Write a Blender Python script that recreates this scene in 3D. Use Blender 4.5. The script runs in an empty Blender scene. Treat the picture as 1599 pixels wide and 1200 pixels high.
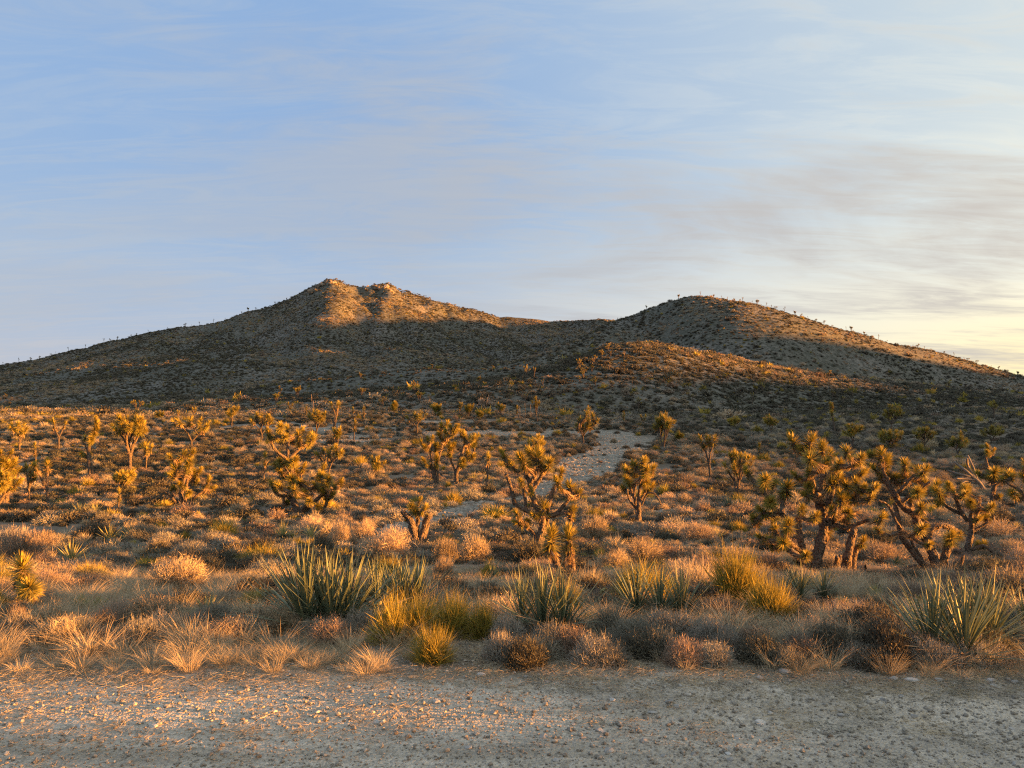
import bpy, math, random
import numpy as np
from mathutils import Vector, Matrix, Euler

# ------------------------------------------------------------------ camera, sky, sun
SC = bpy.context.scene
F_PX = 1208.0                      # focal length in pixels of a 1599 px wide frame
EYE = 1.6
HORIZON = 640.0
cam_d = bpy.data.cameras.new('camera')
cam = bpy.data.objects.new('camera', cam_d)
SC.collection.objects.link(cam)
cam.location = (0, 0, EYE)
cam.rotation_euler = (math.radians(90), 0, 0)
cam_d.sensor_width = 36.0
cam_d.lens = 36.0 * F_PX / 1599.0
cam_d.shift_y = 40.0 / 1599.0
cam_d.clip_start = 0.1
cam_d.clip_end = 20000
SC.camera = cam
SC.view_settings.view_transform = 'Standard'
SC.view_settings.look = 'None'
SC.view_settings.exposure = EXPOSURE = 2.6
SC.view_settings.gamma = 1.0
SC.view_settings.use_curve_mapping = False

SC.render.engine = 'CYCLES'
SC.cycles.use_denoising = False
SC.cycles.filter_width = 1.2
SC.cycles.max_bounces = 6

SUN_AZ = math.radians(100.0)        # clockwise from the view direction
SUN_EL = math.radians(3.6)
sun_dir = Vector((math.sin(SUN_AZ) * math.cos(SUN_EL), math.cos(SUN_AZ) * math.cos(SUN_EL), math.sin(SUN_EL)))
sd = bpy.data.lights.new('sun', 'SUN')
sd.energy = 5.0
sd.angle = math.radians(0.6)
sd.color = (1.0, 0.39, 0.075)
sun = bpy.data.objects.new('sun', sd)
SC.collection.objects.link(sun)
sun.rotation_euler = sun_dir.to_track_quat('Z', 'Y').to_euler()
sun.location = (60, 20, 30)


SKY_K = 0.5


def build_world():
    w = bpy.data.worlds.new('World')
    SC.world = w
    w.use_nodes = True
    nt = w.node_tree
    N, L = nt.nodes, nt.links
    N.clear()

    def node(t, **kw):
        n = N.new(t)
        for k, v in kw.items():
            setattr(n, k, v)
        return n

    def math_(op, a, b=None, c=None, clamp=False):
        n = node('ShaderNodeMath', operation=op, use_clamp=clamp)
        for i, v in enumerate((a, b, c)):
            if v is None:
                continue
            if isinstance(v, (int, float)):
                n.inputs[i].default_value = v
            else:
                L.new(v, n.inputs[i])
        return n.outputs[0]

    def mix(f, a, b, bt='MIX'):
        n = node('ShaderNodeMix', data_type='RGBA', blend_type=bt)
        for s, v in ((n.inputs[0], f), (n.inputs[6], a), (n.inputs[7], b)):
            if isinstance(v, (int, float)):
                s.default_value = v
            elif isinstance(v, tuple):
                s.default_value = v + (1,)
            else:
                L.new(v, s)
        return n.outputs[2]

    def smooth(v, a, b, lo=0.0, hi=1.0):
        n = node('ShaderNodeMapRange', interpolation_type='SMOOTHSTEP')
        L.new(v, n.inputs[0])
        n.inputs[1].default_value, n.inputs[2].default_value = a, b
        n.inputs[3].default_value, n.inputs[4].default_value = lo, hi
        return n.outputs[0]

    tc = node('ShaderNodeTexCoord')
    sky = node('ShaderNodeTexSky', sky_type='NISHITA', sun_disc=False)
    sky.sun_elevation = SUN_EL
    sky.sun_rotation = SUN_AZ
    sky.altitude = 1200
    sky.air_density = 1.0
    sky.dust_density = 2.0
    sky.ozone_density = 1.6
    d = tc.outputs['Generated']
    sep = node('ShaderNodeSeparateXYZ')
    L.new(d, sep.inputs[0])
    dz = math_('MAXIMUM', sep.outputs[2], 0.0)
    dot = node('ShaderNodeVectorMath', operation='DOT_PRODUCT')
    L.new(d, dot.inputs[0])
    dot.inputs[1].default_value = tuple(sun_dir)
    cs = dot.outputs['Value']
    # cloud sheet: direction projected on a high plane
    k = math_('DIVIDE', 1.0, math_('ADD', dz, 0.12))
    cx, cy = math_('MULTIPLY', sep.outputs[0], k), math_('MULTIPLY', sep.outputs[1], k)
    comb = node('ShaderNodeCombineXYZ')
    L.new(cx, comb.inputs[0]); L.new(cy, comb.inputs[1])

    def cloud(scale, rot, stretch, detail, dist, seed, rough=0.55):
        mp = node('ShaderNodeMapping')
        mp.inputs['Rotation'].default_value = (0, 0, math.radians(rot))
        mp.inputs['Scale'].default_value = (scale, scale * stretch, 1)
        mp.inputs['Location'].default_value = (seed, seed * 0.7, 0)
        L.new(comb.outputs[0], mp.inputs[0])
        nz = node('ShaderNodeTexNoise', noise_dimensions='3D')
        nz.inputs['Scale'].default_value = 1.0
        nz.inputs['Detail'].default_value = detail
        nz.inputs['Roughness'].default_value = rough
        nz.inputs['Distortion'].default_value = dist
        L.new(mp.outputs[0], nz.inputs['Vector'])
        return nz.outputs[0]

    band = cloud(0.48, -12, 2.0, 9, 0.8, 11.3, 0.54)
    fine = cloud(2.2, -18, 3.6, 12, 1.2, 7.7, 0.66)
    veil = cloud(0.22, 20, 1.5, 3, 0.2, 1.3, 0.45)
    # colours: blue above, thin veil (pale, warm toward the sun), greyer mauve bands
    near_sun = smooth(cs, -0.35, 0.52)
    low = smooth(dz, 0.0, 0.40, 1.0, 0.0)
    S = 1.34 / (0.1 * SKY_K * 2 ** EXPOSURE)     # so the colours below read as they do in the photograph
    def col(r, g, b):
        return (r * S, g * S, b * S)
    veil_c = mix(near_sun, mix(smooth(dz, 0.0, 0.25), col(0.41, 0.42, 0.46), col(0.37, 0.43, 0.50)), col(0.76, 0.74, 0.62))
    veil_c = mix(math_('MULTIPLY', smooth(dz, 0.0, 0.17, 1.0, 0.0), smooth(cs, 0.0, 0.52)), veil_c, col(0.92, 0.74, 0.34))
    blue_c = mix(near_sun, col(0.20, 0.335, 0.57), col(0.47, 0.55, 0.60))
    grey_c = mix(near_sun, col(0.35, 0.375, 0.42), col(0.455, 0.42, 0.385))
    veil_f = math_('ADD', math_('MULTIPLY', smooth(veil, 0.3, 0.66), 0.55), math_('MULTIPLY', low, 0.5))
    veil_f = math_('ADD', veil_f, 0.12)
    veil_f = math_('ADD', veil_f, math_('MULTIPLY', smooth(fine, 0.38, 0.68), 0.22), clamp=True)
    c = mix(0.12, blue_c, sky.outputs[0])
    c = mix(veil_f, c, veil_c)
    band_f = math_('MULTIPLY', smooth(math_('ADD', band, math_('MULTIPLY', math_('SUBTRACT', fine, 0.5), 0.34)), 0.44, 0.70),
                   smooth(cs, -0.7, 0.0, 0.3, 0.9))
    c = mix(band_f, c, grey_c)
    bg = node('ShaderNodeBackground')
    L.new(c, bg.inputs[0])
    bg.inputs[1].default_value = 0.1 * SKY_K
    out = node('ShaderNodeOutputWorld')
    L.new(bg.outputs[0], out.inputs[0])


build_world()

# ------------------------------------------------------------------ small helpers
rng = np.random.default_rng(11)
R = random.Random(5)


def _hash(ix, iy, seed):
    h = (ix.astype(np.int64) * 374761393 + iy.astype(np.int64) * 668265263 + seed * 974711) & 0x7fffffff
    h = ((h ^ (h >> 13)) * 1274126177) & 0x7fffffff
    h = h ^ (h >> 16)
    return (h & 0xffff) / 65535.0


def vnoise(x, y, seed=0):
    ix, iy = np.floor(x), np.floor(y)
    fx, fy = x - ix, y - iy
    fx, fy = fx * fx * fx * (fx * (fx * 6 - 15) + 10), fy * fy * fy * (fy * (fy * 6 - 15) + 10)
    a, b = _hash(ix, iy, seed), _hash(ix + 1, iy, seed)
    c, d = _hash(ix, iy + 1, seed), _hash(ix + 1, iy + 1, seed)
    return (a + (b - a) * fx) * (1 - fy) + (c + (d - c) * fx) * fy - 0.5


def fbm(x, y, wl, octs, seed=0, gain=0.5):
    s, a, f = 0, 1.0, 1.0 / wl
    for o in range(octs):
        s = s + a * vnoise(x * f + 13.7 * o, y * f - 7.1 * o, seed + o)
        a *= gain
        f *= 2.03
    return s


def smax(a, b, k):
    h = np.clip(0.5 + 0.5 * (a - b) / k, 0, 1)
    return b + (a - b) * h + k * h * (1 - h)


def sstep(x, a, b):
    t = np.clip((x - a) / (b - a), 0, 1)
    return t * t * (3 - 2 * t)


# ------------------------------------------------------------------ terrain height
# ridge layers: crest line given by (pixel column, pixel row, distance) or ('a', angle deg, height, distance)
def crest(pts, extra):
    th, zz, rr = [], [], []
    for x, row, Y in pts:
        u = (x - 800) / F_PX
        t = math.atan(u)
        th.append(t); zz.append(EYE + (HORIZON - row) / F_PX * Y); rr.append(Y / math.cos(t))
    for a, z, r in extra:
        th.append(math.radians(a)); zz.append(z); rr.append(r)
    o = np.argsort(th)
    th, zz, rr = np.array(th)[o], np.array(zz)[o], np.array(rr)[o]
    T = np.radians(np.arange(-180, 180.01, 0.1))
    el = np.interp(T, th, (zz - EYE) / rr)          # elevation of the crest, kept crisp
    r = np.interp(T, th, rr)                        # its distance, rounded off
    k1, k2 = np.hanning(5), np.hanning(43)
    el = np.convolve(np.pad(el, 2, 'edge'), k1 / k1.sum(), 'valid')
    r = np.convolve(np.pad(r, 21, 'edge'), k2 / k2.sum(), 'valid')
    return T, EYE + el * r, r


MAIN = crest([(0, 570, 720), (60, 561, 730), (130, 545, 745), (230, 522, 770), (300, 509, 790), (350, 500, 805),
              (400, 484, 825), (440, 470, 840), (465, 460, 850), (482, 449, 855), (500, 440, 858), (517, 435, 862), (532, 439, 872), (552, 447, 884), (570, 449, 896), (585, 445, 904), (597, 444, 910), (612, 449, 920), (630, 456, 930), (660, 465, 950),
              (700, 474, 975), (740, 484, 1000), (780, 495, 1015), (830, 499, 1020), (880, 501, 1010), (915, 500, 950),
              (940, 496, 940), (965, 503, 940), (1010, 512, 940), (1200, 545, 900), (1450, 590, 900), (1599, 615, 900)],
             [(-50, 20, 700), (-75, 4, 700), (-180, 2, 700), (45, 24, 1000), (60, 40, 1100), (80, 24, 1100), (110, 6, 1000), (180, 2, 700)])
HILL = crest([(450, 600, 330), (600, 586, 335), (700, 576, 335), (800, 563, 342), (850, 552, 350), (900, 533, 400), (950, 510, 425), (985, 499, 440), (1010, 488, 438), (1050, 473, 425), (1080, 467.5, 412),
              (1110, 467, 400), (1150, 473, 386), (1200, 486, 376), (1250, 500, 376), (1300, 513, 384), (1350, 526, 394),
              (1400, 539, 404), (1450, 552, 414), (1500, 566, 424), (1550, 578, 434), (1599, 590, 444)],
             [(-30, -4, 300), (-180, -4, 300), (38, 14, 470), (45, 8, 480), (60, 5, 380), (90, 3, 380), (180, -4, 300)])
SHOULDER = crest([(300, 628, 190), (500, 618, 190), (700, 602, 195), (800, 590, 200), (850, 578, 215), (900, 562, 228), (950, 545, 240), (1000, 539, 246), (1040, 541, 248), (1100, 552, 254),
                  (1150, 562, 260), (1200, 572, 266), (1300, 586, 276), (1400, 597, 284), (1500, 607, 290), (1599, 616, 296)],
                 [(-30, -4, 200), (-180, -4, 200), (40, 4, 300), (60, 2, 300), (100, 0, 230), (180, -4, 200)])
FOOT = crest([(0, 608, 470), (100, 598, 485), (200, 583, 505), (300, 568, 520), (400, 568, 525), (500, 576, 520), (600, 584, 515),
              (700, 597, 500), (800, 612, 480)],
             [(-50, 3, 480), (-180, -4, 300), (10, -4, 400), (180, -4, 300)])
NEAR_Y = np.array([-400, -60, -5, 4.6, 5.6, 7, 10, 16, 25, 35, 50, 70, 85, 100, 115, 135, 170, 260, 500, 1500, 7000.])
NEAR_Z = np.array([-6, -0.8, 0, 0, -0.06, -.26, -.75, -1.75, -2.3, -2.5, -2.3, -1.6, -.75, .0, .35, .6, 1.2, 2.2, 4, 6, 8.])
_yy = np.linspace(-400, 7000, 40)


def near_z(y):
    # smooth the table a little
    z = 0
    for o, w in ((-.12, .25), (0, .5), (.12, .25)):
        z = z + w * np.interp(y + o * np.maximum(np.abs(y), 3), NEAR_Y, NEAR_Z)
    return z


def layer(C, th, r, wfrac, pw, back=0.6):
    zc = np.interp(th, C[0], C[1])
    rc = np.interp(th, C[0], C[2])
    w = rc * wfrac
    t = (r - (rc - w)) / w
    ti = np.clip(t, 0, 1)
    p_in = pw(ti)
    p_out = 1 / (1 + (np.maximum(t - 1, 0) / back) ** 2)
    return -6 + (zc + 6) * np.where(t < 1, p_in, p_out), zc


def pw_main(t):
    return np.where(t < 0.97, 0.30 * t + 0.70 * t ** 2.3, 0) + np.where(t >= 0.97, 0.30 * t + 0.70 * t ** 2.3, 0)


def bell(t):
    return t ** 1.3 * (1 - t) * 0.9 + (1 - np.cos(np.pi * t)) / 2 * 1.0 * t ** 0.2 * (1 - .0 * t)


def bell_n(t):
    return np.clip(bell(t), 0, 1.06) / 1.0


def height(x, y):
    x = np.asarray(x, float); y = np.asarray(y, float)
    th = np.arctan2(x, y)
    r = np.hypot(x, y)
    zb = near_z(y)
    zb = zb + 0.8 * np.exp(-((x / np.maximum(y, 20) + 0.13) / 0.24) ** 2) * np.exp(-((y - 104) / 20) ** 2)
    zb = zb + 0.5 * np.exp(-((x / np.maximum(y, 20) + 0.05) / 0.3) ** 2) * np.exp(-((y - 58) / 9) ** 2)
    far = sstep(r, 100, 400)
    wob = fbm(x, y, 130, 3, 21)
    thw = th + 0.02 * wob * far
    zm, _ = layer(MAIN, th, r, 0.84, pw_main, 0.35)
    gul = np.abs(fbm(x * 1.0 + y * .25, y * .35, 90, 4, 40, .55))
    side = sstep(r, 250, 600) * (1 - sstep(np.abs(r - np.interp(th, MAIN[0], MAIN[2])), 140, 0) * 0.75)
    zm = zm - side * 24 * (0.28 - gul) * np.clip(zm / 60, 0, 1)
    rcm = np.interp(th, MAIN[0], MAIN[2])
    cr_ = np.exp(-((r - rcm + 25) / 95) ** 2) * sstep(th, -0.285, -0.235) * (1 - sstep(th, -0.10, -0.0))
    rid = 1 - 2 * np.abs(fbm(x + .5 * y, y - .3 * x, 46, 4, 140, .6))
    zm = zm + cr_ * (9.0 * (rid - .62) + 3.0 * fbm(x, y, 14, 3, 150, .6))
    zh, _ = layer(HILL, th, r, 0.42, lambda t: np.sin(np.pi / 2 * t) ** 1.7, 1.0)
    zs, _ = layer(SHOULDER, th, r, 0.55, lambda t: np.sin(np.pi / 2 * t) ** 1.35, 1.1)
    zf, _ = layer(FOOT, th, r, 0.45, lambda t: np.sin(np.pi / 2 * t) ** 1.5, 0.8)
    g2 = fbm(x, y, 45, 4, 60)
    zh = zh + 3.4 * g2 * np.clip(zh / 30, 0, 1)
    zs = zs + 1.6 * g2 * np.clip(zs / 15, 0, 1)
    zf = zf + 2.5 * fbm(x, y, 60, 4, 80) * np.clip(zf / 15, 0, 1)
    z = smax(zb, zm, 3.0)
    z = smax(z, zf, 3.0)
    z = smax(z, zh, 4.0)
    z = smax(z, zs, 2.0)
    # unseen ridge added right of the frame, its heights set to shade the slopes
    sp = -30 + (30 + np.interp(y, SHADE_RIDGE_Y, SHADE_RIDGE_Z)) * np.exp(-((x - 850 - 12 * np.sin(y / 40)) / 150) ** 2)
    z = smax(z, sp, 4.0)
    amp = np.clip(r / 40, 0.02, 1.0) * 0.22 * (1 - 0.7 * sstep(-np.abs(y - 3.2), -2.4, -1.2) * (r < 60))
    z = z + amp * fbm(x, y, 7, 3, 5) + far * 0.9 * fbm(x, y, 22, 4, 9)
    z = z - 0.022 * (np.exp(-((y - 3.95 - .03 * x) / .16) ** 2) + np.exp(-((y - 2.5 - .03 * x) / .16) ** 2)) * (np.abs(x) < 12)
    z = z + (0.035 * fbm(x, y, 0.7, 3, 15)) * np.clip((y - 4.2) / 2, 0.15, 1) * (r < 90)
    return z


SHADE_RIDGE_Y = [-2000, -300, -170, -136, -120, -100, -60, -30, 0, 30, 60, 90, 115, 140, 180, 215, 240, 262, 300, 334, 352, 390, 450, 540, 640, 700, 780, 850, 960, 9000]  # profile of the added shadow-casting ridge
SHADE_RIDGE_Z = [-10, -10, 20, 44, 49, 52, 55, 58, 62, 65, 60, 56, 58, 74, 81, 76, 64, 57, 58, 66, 100, 120, 137, 147, 154, 163, 168, 130, -10, -10]


def px_ground(px, row):
    """world point on the ground seen at pixel (px, row)"""
    u = (px - 800) / F_PX
    v = (row - HORIZON) / F_PX
    Y = np.geomspace(2.5, 1100, 1500)
    z = height(u * Y, Y)
    line = EYE - v * Y
    k = np.nonzero(z >= line)[0]
    if len(k) == 0:
        return None
    i = k[0]
    if i > 0:
        a, b = line[i - 1] - z[i - 1], z[i] - line[i]
        t = a / (a + b + 1e-9)
        Yk = Y[i - 1] + (Y[i] - Y[i - 1]) * t
    else:
        Yk = Y[0]
    return float(u * Yk), float(Yk), float(height(u * Yk, Yk))


# the wash that runs up between the bushes
TRACK = [(630, 832, 1.0), (700, 806, 1.3), (760, 787, 1.2), (830, 774, 1.0), (890, 750, 1.9), (930, 722, 2.4), (962, 700, 2.5),
         (982, 684, 2.8), (955, 677, 3.5), (900, 678, 3.6), (800, 678, 3.8), (700, 679, 3.2)]
TRK = []
for px_, row_, w_ in TRACK:
    g_ = px_ground(px_, row_)
    TRK.append((g_[0], g_[1], w_ * .86))
PATCH = [(500, 670, 7, 3.2), (560, 682, 5, 2), (1000, 885, .9, .5), (1120, 858, 1.2, .5), (300, 905, 1.2, .6), (640, 800, 1.5, .9),
         (1060, 800, 2, 1), (700, 660, 9, 2), (430, 665, 6, 3), (540, 690, 6, 2), (870, 850, .8, .6)]
PAT = [(px_ground(a, b)[:2] + (c, d)) for a, b, c, d in PATCH]


def track_mask(x, y):
    m = np.full(np.shape(x), -1.0)
    for (x0, y0, w0), (x1, y1, w1) in zip(TRK[:-1], TRK[1:]):
        dx, dy = x1 - x0, y1 - y0
        t = np.clip(((x - x0) * dx + (y - y0) * dy) / (dx * dx + dy * dy), 0, 1)
        d = np.hypot(x - x0 - t * dx, y - y0 - t * dy) / (w0 + (w1 - w0) * t)
        m = np.maximum(m, 1 - d)
    for (cx, cy, a, b) in PAT:
        m = np.maximum(m, 1 - np.hypot((x - cx) / a, (y - cy) / b))
    return m + 0.9 * fbm(x, y, 2.6, 4, 33)


def road_edge(x):
    # unseen bend added on the right, so that scrub there shades the road
    return 4.75 + 0.25 * fbm(x, x * 0 + 1, 2.5, 3, 71) - 0.012 * x - 13.0 * sstep(np.asarray(x, float), 4.6, 12.0)

# ------------------------------------------------------------------ mesh + materials helpers
def mesh_np(name, V, Fc, tint=None, smooth=False, extra=None):
    """V (n,3), Fc list of (m,k) int arrays"""
    me = bpy.data.meshes.new(name)
    V = np.asarray(V, np.float32)
    me.vertices.add(len(V))
    me.vertices.foreach_set('co', V.ravel())
    Fc = [f for f in Fc if len(f)]
    loops = np.concatenate([f.ravel() for f in Fc]).astype(np.int32)
    cnt = np.concatenate([np.full(len(f), f.shape[1]) for f in Fc]).astype(np.int32)
    start = np.concatenate([[0], np.cumsum(cnt)[:-1]]).astype(np.int32)
    me.loops.add(len(loops))
    me.loops.foreach_set('vertex_index', loops)
    me.polygons.add(len(cnt))
    me.polygons.foreach_set('loop_start', start)
    if smooth:
        me.polygons.foreach_set('use_smooth', np.ones(len(cnt), bool))
    if tint is not None:
        a = me.attributes.new('tint', 'FLOAT', 'POINT')
        a.data.foreach_set('value', np.asarray(tint, np.float32))
    for k, v in (extra or {}).items():
        a = me.attributes.new(k, 'FLOAT', 'POINT')
        a.data.foreach_set('value', np.asarray(v, np.float32))
    me.update(calc_edges=True)
    me.validate()
    return me


def obj(name, me, mat=None, parent=None, loc=None, coll=None):
    o = bpy.data.objects.new(name, me)
    (coll or SC.collection).objects.link(o)
    if mat is not None and me is not None and not me.materials:
        me.materials.append(mat)
    if parent is not None:
        o.parent = parent
    if loc is not None:
        o.location = loc
    return o


def tag(o, label=None, cat=None, group=None, kind=None):
    for k, v in (('label', label), ('category', cat), ('group', group), ('kind', kind)):
        if v:
            o[k] = v
    return o


class Nodes:
    def __init__(s, name):
        s.m = bpy.data.materials.new(name)
        s.m.use_nodes = True
        s.t = s.m.node_tree
        s.t.nodes.clear()

    def n(s, t, **kw):
        n = s.t.nodes.new(t)
        for k, v in kw.items():
            setattr(n, k, v)
        return n

    def put(s, sock, v):
        if isinstance(v, (int, float)):
            sock.default_value = v
        elif isinstance(v, tuple):
            sock.default_value = v + (1,) if len(v) == 3 and len(sock.default_value) == 4 else v
        else:
            s.t.links.new(v, sock)

    def math(s, op, a, b=None, clamp=False):
        n = s.n('ShaderNodeMath', operation=op, use_clamp=clamp)
        s.put(n.inputs[0], a)
        if b is not None:
            s.put(n.inputs[1], b)
        return n.outputs[0]

    def mix(s, f, a, b, bt='MIX'):
        n = s.n('ShaderNodeMix', data_type='RGBA', blend_type=bt)
        s.put(n.inputs[0], f); s.put(n.inputs[6], a); s.put(n.inputs[7], b)
        return n.outputs[2]

    def rng(s, v, a, b, lo=0.0, hi=1.0, sm=True):
        n = s.n('ShaderNodeMapRange', interpolation_type='SMOOTHSTEP' if sm else 'LINEAR')
        s.put(n.inputs[0], v)
        for i, q in enumerate((a, b, lo, hi)):
            n.inputs[i + 1].default_value = q
        return n.outputs[0]

    def pos(s):
        return s.n('ShaderNodeNewGeometry').outputs['Position']

    def noise(s, vec, scale, detail=4, rough=0.55, dist=0.0, col=False):
        n = s.n('ShaderNodeTexNoise')
        s.put(n.inputs['Vector'], vec)
        n.inputs['Scale'].default_value = scale
        n.inputs['Detail'].default_value = detail
        n.inputs['Roughness'].default_value = rough
        n.inputs['Distortion'].default_value = dist
        return n.outputs[1 if col else 0]

    def vor(s, vec, scale, feat='F1', rand=1.0):
        n = s.n('ShaderNodeTexVoronoi', feature=feat)
        s.put(n.inputs['Vector'], vec)
        n.inputs['Scale'].default_value = scale
        n.inputs['Randomness'].default_value = rand
        return n

    def attr(s, name):
        return s.n('ShaderNodeAttribute', attribute_name=name).outputs['Fac']

    def out(s, sh):
        o = s.n('ShaderNodeOutputMaterial')
        s.t.links.new(sh, o.inputs[0])
        return s.m

    def bump(s, h, strength, dist):
        b = s.n('ShaderNodeBump')
        b.inputs['Strength'].default_value = strength
        b.inputs['Distance'].default_value = dist
        s.put(b.inputs['Height'], h)
        return b.outputs[0]

    def diffuse(s, col, normal=None, rough=0.9, spec=0.1):
        p = s.n('ShaderNodeBsdfPrincipled')
        s.put(p.inputs['Base Color'], col)
        p.inputs['Roughness'].default_value = rough
        p.inputs['Specular IOR Level'].default_value = spec
        if normal is not None:
            s.put(p.inputs['Normal'], normal)
        return p.outputs[0]


def mat_ground():
    q = Nodes('desert_soil')
    P = q.pos()
    a = q.noise(P, 0.35, 5, 0.6)
    b = q.noise(P, 4.0, 6, 0.65)
    c = q.noise(P, 35.0, 4, 0.6)
    soil = q.mix(q.rng(b, 0.35, 0.65), (0.19, 0.155, 0.115), (0.31, 0.265, 0.20))
    litter = q.mix(q.rng(c, 0.4, 0.6), (0.085, 0.07, 0.05), (0.20, 0.165, 0.12))
    col = q.mix(q.rng(a, 0.35, 0.65, 0.45, 0.95), soil, litter)
    pale = q.mix(q.rng(q.noise(P, 2.2, 7, .72), 0.38, 0.62), (0.17, 0.16, 0.12), (0.46, 0.43, 0.355))
    pale = q.mix(q.rng(q.vor(P, 7.0).outputs['Color'], .2, .9, 0, .5), pale, (0.22, 0.20, 0.165))
    col = q.mix(q.rng(q.math('ADD', q.attr('track'), q.math('MULTIPLY', q.math('SUBTRACT', q.noise(P, 1.1, 5, .6), .5), 1.1)), -0.1, 0.45), col, pale)
    # hill: paler, pinkish grey soil with patches
    hn = q.noise(P, 0.02, 6, 0.6)
    hn2 = q.noise(P, 0.35, 6, 0.7)
    hill = q.mix(q.rng(hn2, 0.35, 0.62), (0.07, 0.072, 0.06), (0.215, 0.20, 0.175))
    hill = q.mix(q.rng(hn, 0.38, 0.6, 0.0, 0.55), hill, (0.075, 0.08, 0.058))
    hill = q.mix(q.rng(q.noise(P, 0.75, 4, .7), 0.5, 0.6, 0, .75), hill, (0.05, 0.053, 0.04))
    col = q.mix(q.attr('hill'), col, hill)
    # gravel of the road
    v1 = q.vor(P, 38.0)
    v2 = q.vor(P, 90.0)
    g = q.mix(q.rng(v1.outputs['Color'], 0.1, 0.9, sm=False), (0.33, 0.285, 0.22), (0.74, 0.66, 0.53))
    g2 = q.mix(q.rng(v2.outputs['Color'], 0.1, 0.9, sm=False), (0.42, 0.37, 0.285), (0.70, 0.62, 0.50))
    g = q.mix(q.rng(c, 0.4, 0.6), g, g2)
    g = q.mix(q.rng(q.noise(P, 1.3, 5, .65), 0.42, 0.7, 0.0, 0.5), g, (0.27, 0.24, 0.195))
    mp = q.n('ShaderNodeMapping')
    mp.inputs['Scale'].default_value = (0.35, 2.6, 1)
    q.put(mp.inputs[0], P)
    g = q.mix(q.rng(q.noise(mp.outputs[0], 1.0, 6, .7), 0.45, 0.68, 0, .55), g, (0.25, 0.215, 0.165))
    col = q.mix(q.attr('road'), col, g)
    hgt = q.math('ADD', q.math('MULTIPLY', b, 0.5), q.math('MULTIPLY', c, 0.12))
    hgt = q.math('ADD', hgt, q.math('MULTIPLY', q.math('MULTIPLY', q.vor(P, 5.0).outputs['Distance'], q.rng(q.attr('track'), -.2, .2)), -0.8))
    hgt = q.math('SUBTRACT', hgt, q.math('MULTIPLY', q.math('ADD', v1.outputs['Distance'], q.math('MULTIPLY', v2.outputs['Distance'], .5)),
                                        q.math('MULTIPLY', q.attr('road'), 0.5)))
    hgt = q.math('ADD', hgt, q.math('MULTIPLY', q.math('MULTIPLY', hn2, q.attr('hill')), 12.0))
    return q.out(q.diffuse(col, q.bump(hgt, 0.7, 0.06)))


MAT = {'ground': mat_ground()}


def build_terrain():
    th_in = np.radians(np.arange(-37.5, 37.51, 0.16))
    th_out = np.radians(np.concatenate([np.arange(38.5, 60, 1.0), np.arange(60, 322.4, 3.0)]))
    th = np.concatenate([th_in, th_out])
    r = [0.35]
    while r[-1] < 1350:
        k = 1.05 if r[-1] < 2.2 else (1.0125 if r[-1] < 12 else (1.015 if r[-1] < 130 else 1.0125))
        r.append(r[-1] * k)
    r = np.array(r + [1500, 1800, 2300, 3000, 4500, 7000])
    TH, RR = np.meshgrid(th, r)
    X, Y = RR * np.sin(TH), RR * np.cos(TH)
    Z = height(X, Y)
    nr, nt = X.shape
    V = np.stack([X.ravel(), Y.ravel(), Z.ravel()], 1)
    tr = np.clip(track_mask(X, Y), -1, 1).ravel() * (Y.ravel() > 8)
    rd = sstep(road_edge(X) - Y + 0.25 * fbm(X, Y, .8, 3, 91), -0.25, 0.35).ravel()
    hl = sstep(RR, 60, 170).ravel()
    i, j = np.meshgrid(np.arange(nr - 1), np.arange(nt), indexing='ij')
    j2 = (j + 1) % nt
    Fq = np.stack([i * nt + j, (i) * nt + j2, (i + 1) * nt + j2, (i + 1) * nt + j], -1).reshape(-1, 4)
    Fq = Fq[:, ::-1]
    cen = V[Fq].mean(1)
    cr = np.hypot(cen[:, 0], cen[:, 1])
    cth = np.arctan2(cen[:, 0], cen[:, 1])
    fr = rd[Fq].mean(1) > 0.5
    ft = (tr[Fq].mean(1) > 0.05) & ~fr & (cr < 130)
    zh, _ = layer(HILL, cth, cr, 0.42, lambda t: np.sin(np.pi / 2 * t) ** 1.7, 1.0)
    zs, _ = layer(SHOULDER, cth, cr, 0.55, lambda t: np.sin(np.pi / 2 * t) ** 1.35, 1.1)
    zm, _ = layer(MAIN, cth, cr, 0.84, pw_main, 0.35)
    zf, _ = layer(FOOT, cth, cr, 0.45, lambda t: np.sin(np.pi / 2 * t) ** 1.5, 0.8)
    far = cr > 118
    right = far & (np.maximum(zh, zs) > np.maximum(zm, zf)) & (np.abs(cth) < 1.2)
    left = far & ~right
    rest = ~(fr | ft | far)
    used = {}
    for name, sel, cat, lab in (('gravel_road', fr, 'road', 'pale gravel road running across the foreground'),
                                ('dirt_track', ft & ~far, 'track', 'pale stony wash winding up between the bushes'),
                                ('ground', rest, 'ground', 'dry desert ground between the shrubs'),
                                ('round_hill', right, 'hill', 'rounded hill on the right with a sunlit right flank'),
                                ('mountain', left, 'mountain', 'broad scrub covered mountain with a sunlit rocky summit')):
        f = Fq[sel]
        if not len(f):
            continue
        ids, inv = np.unique(f, return_inverse=True)
        inv = inv.reshape(f.shape)
        me = mesh_np(name, V[ids], [inv], smooth=True, extra={'track': tr[ids], 'road': rd[ids], 'hill': hl[ids]})
        o = obj(name, me, MAT['ground'])
        tag(o, lab, cat, kind='structure')


build_terrain()

# ------------------------------------------------------------------ blades, tubes, plants
def nrm(v):
    return v / np.maximum(np.linalg.norm(v, axis=-1, keepdims=True), 1e-9)


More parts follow.
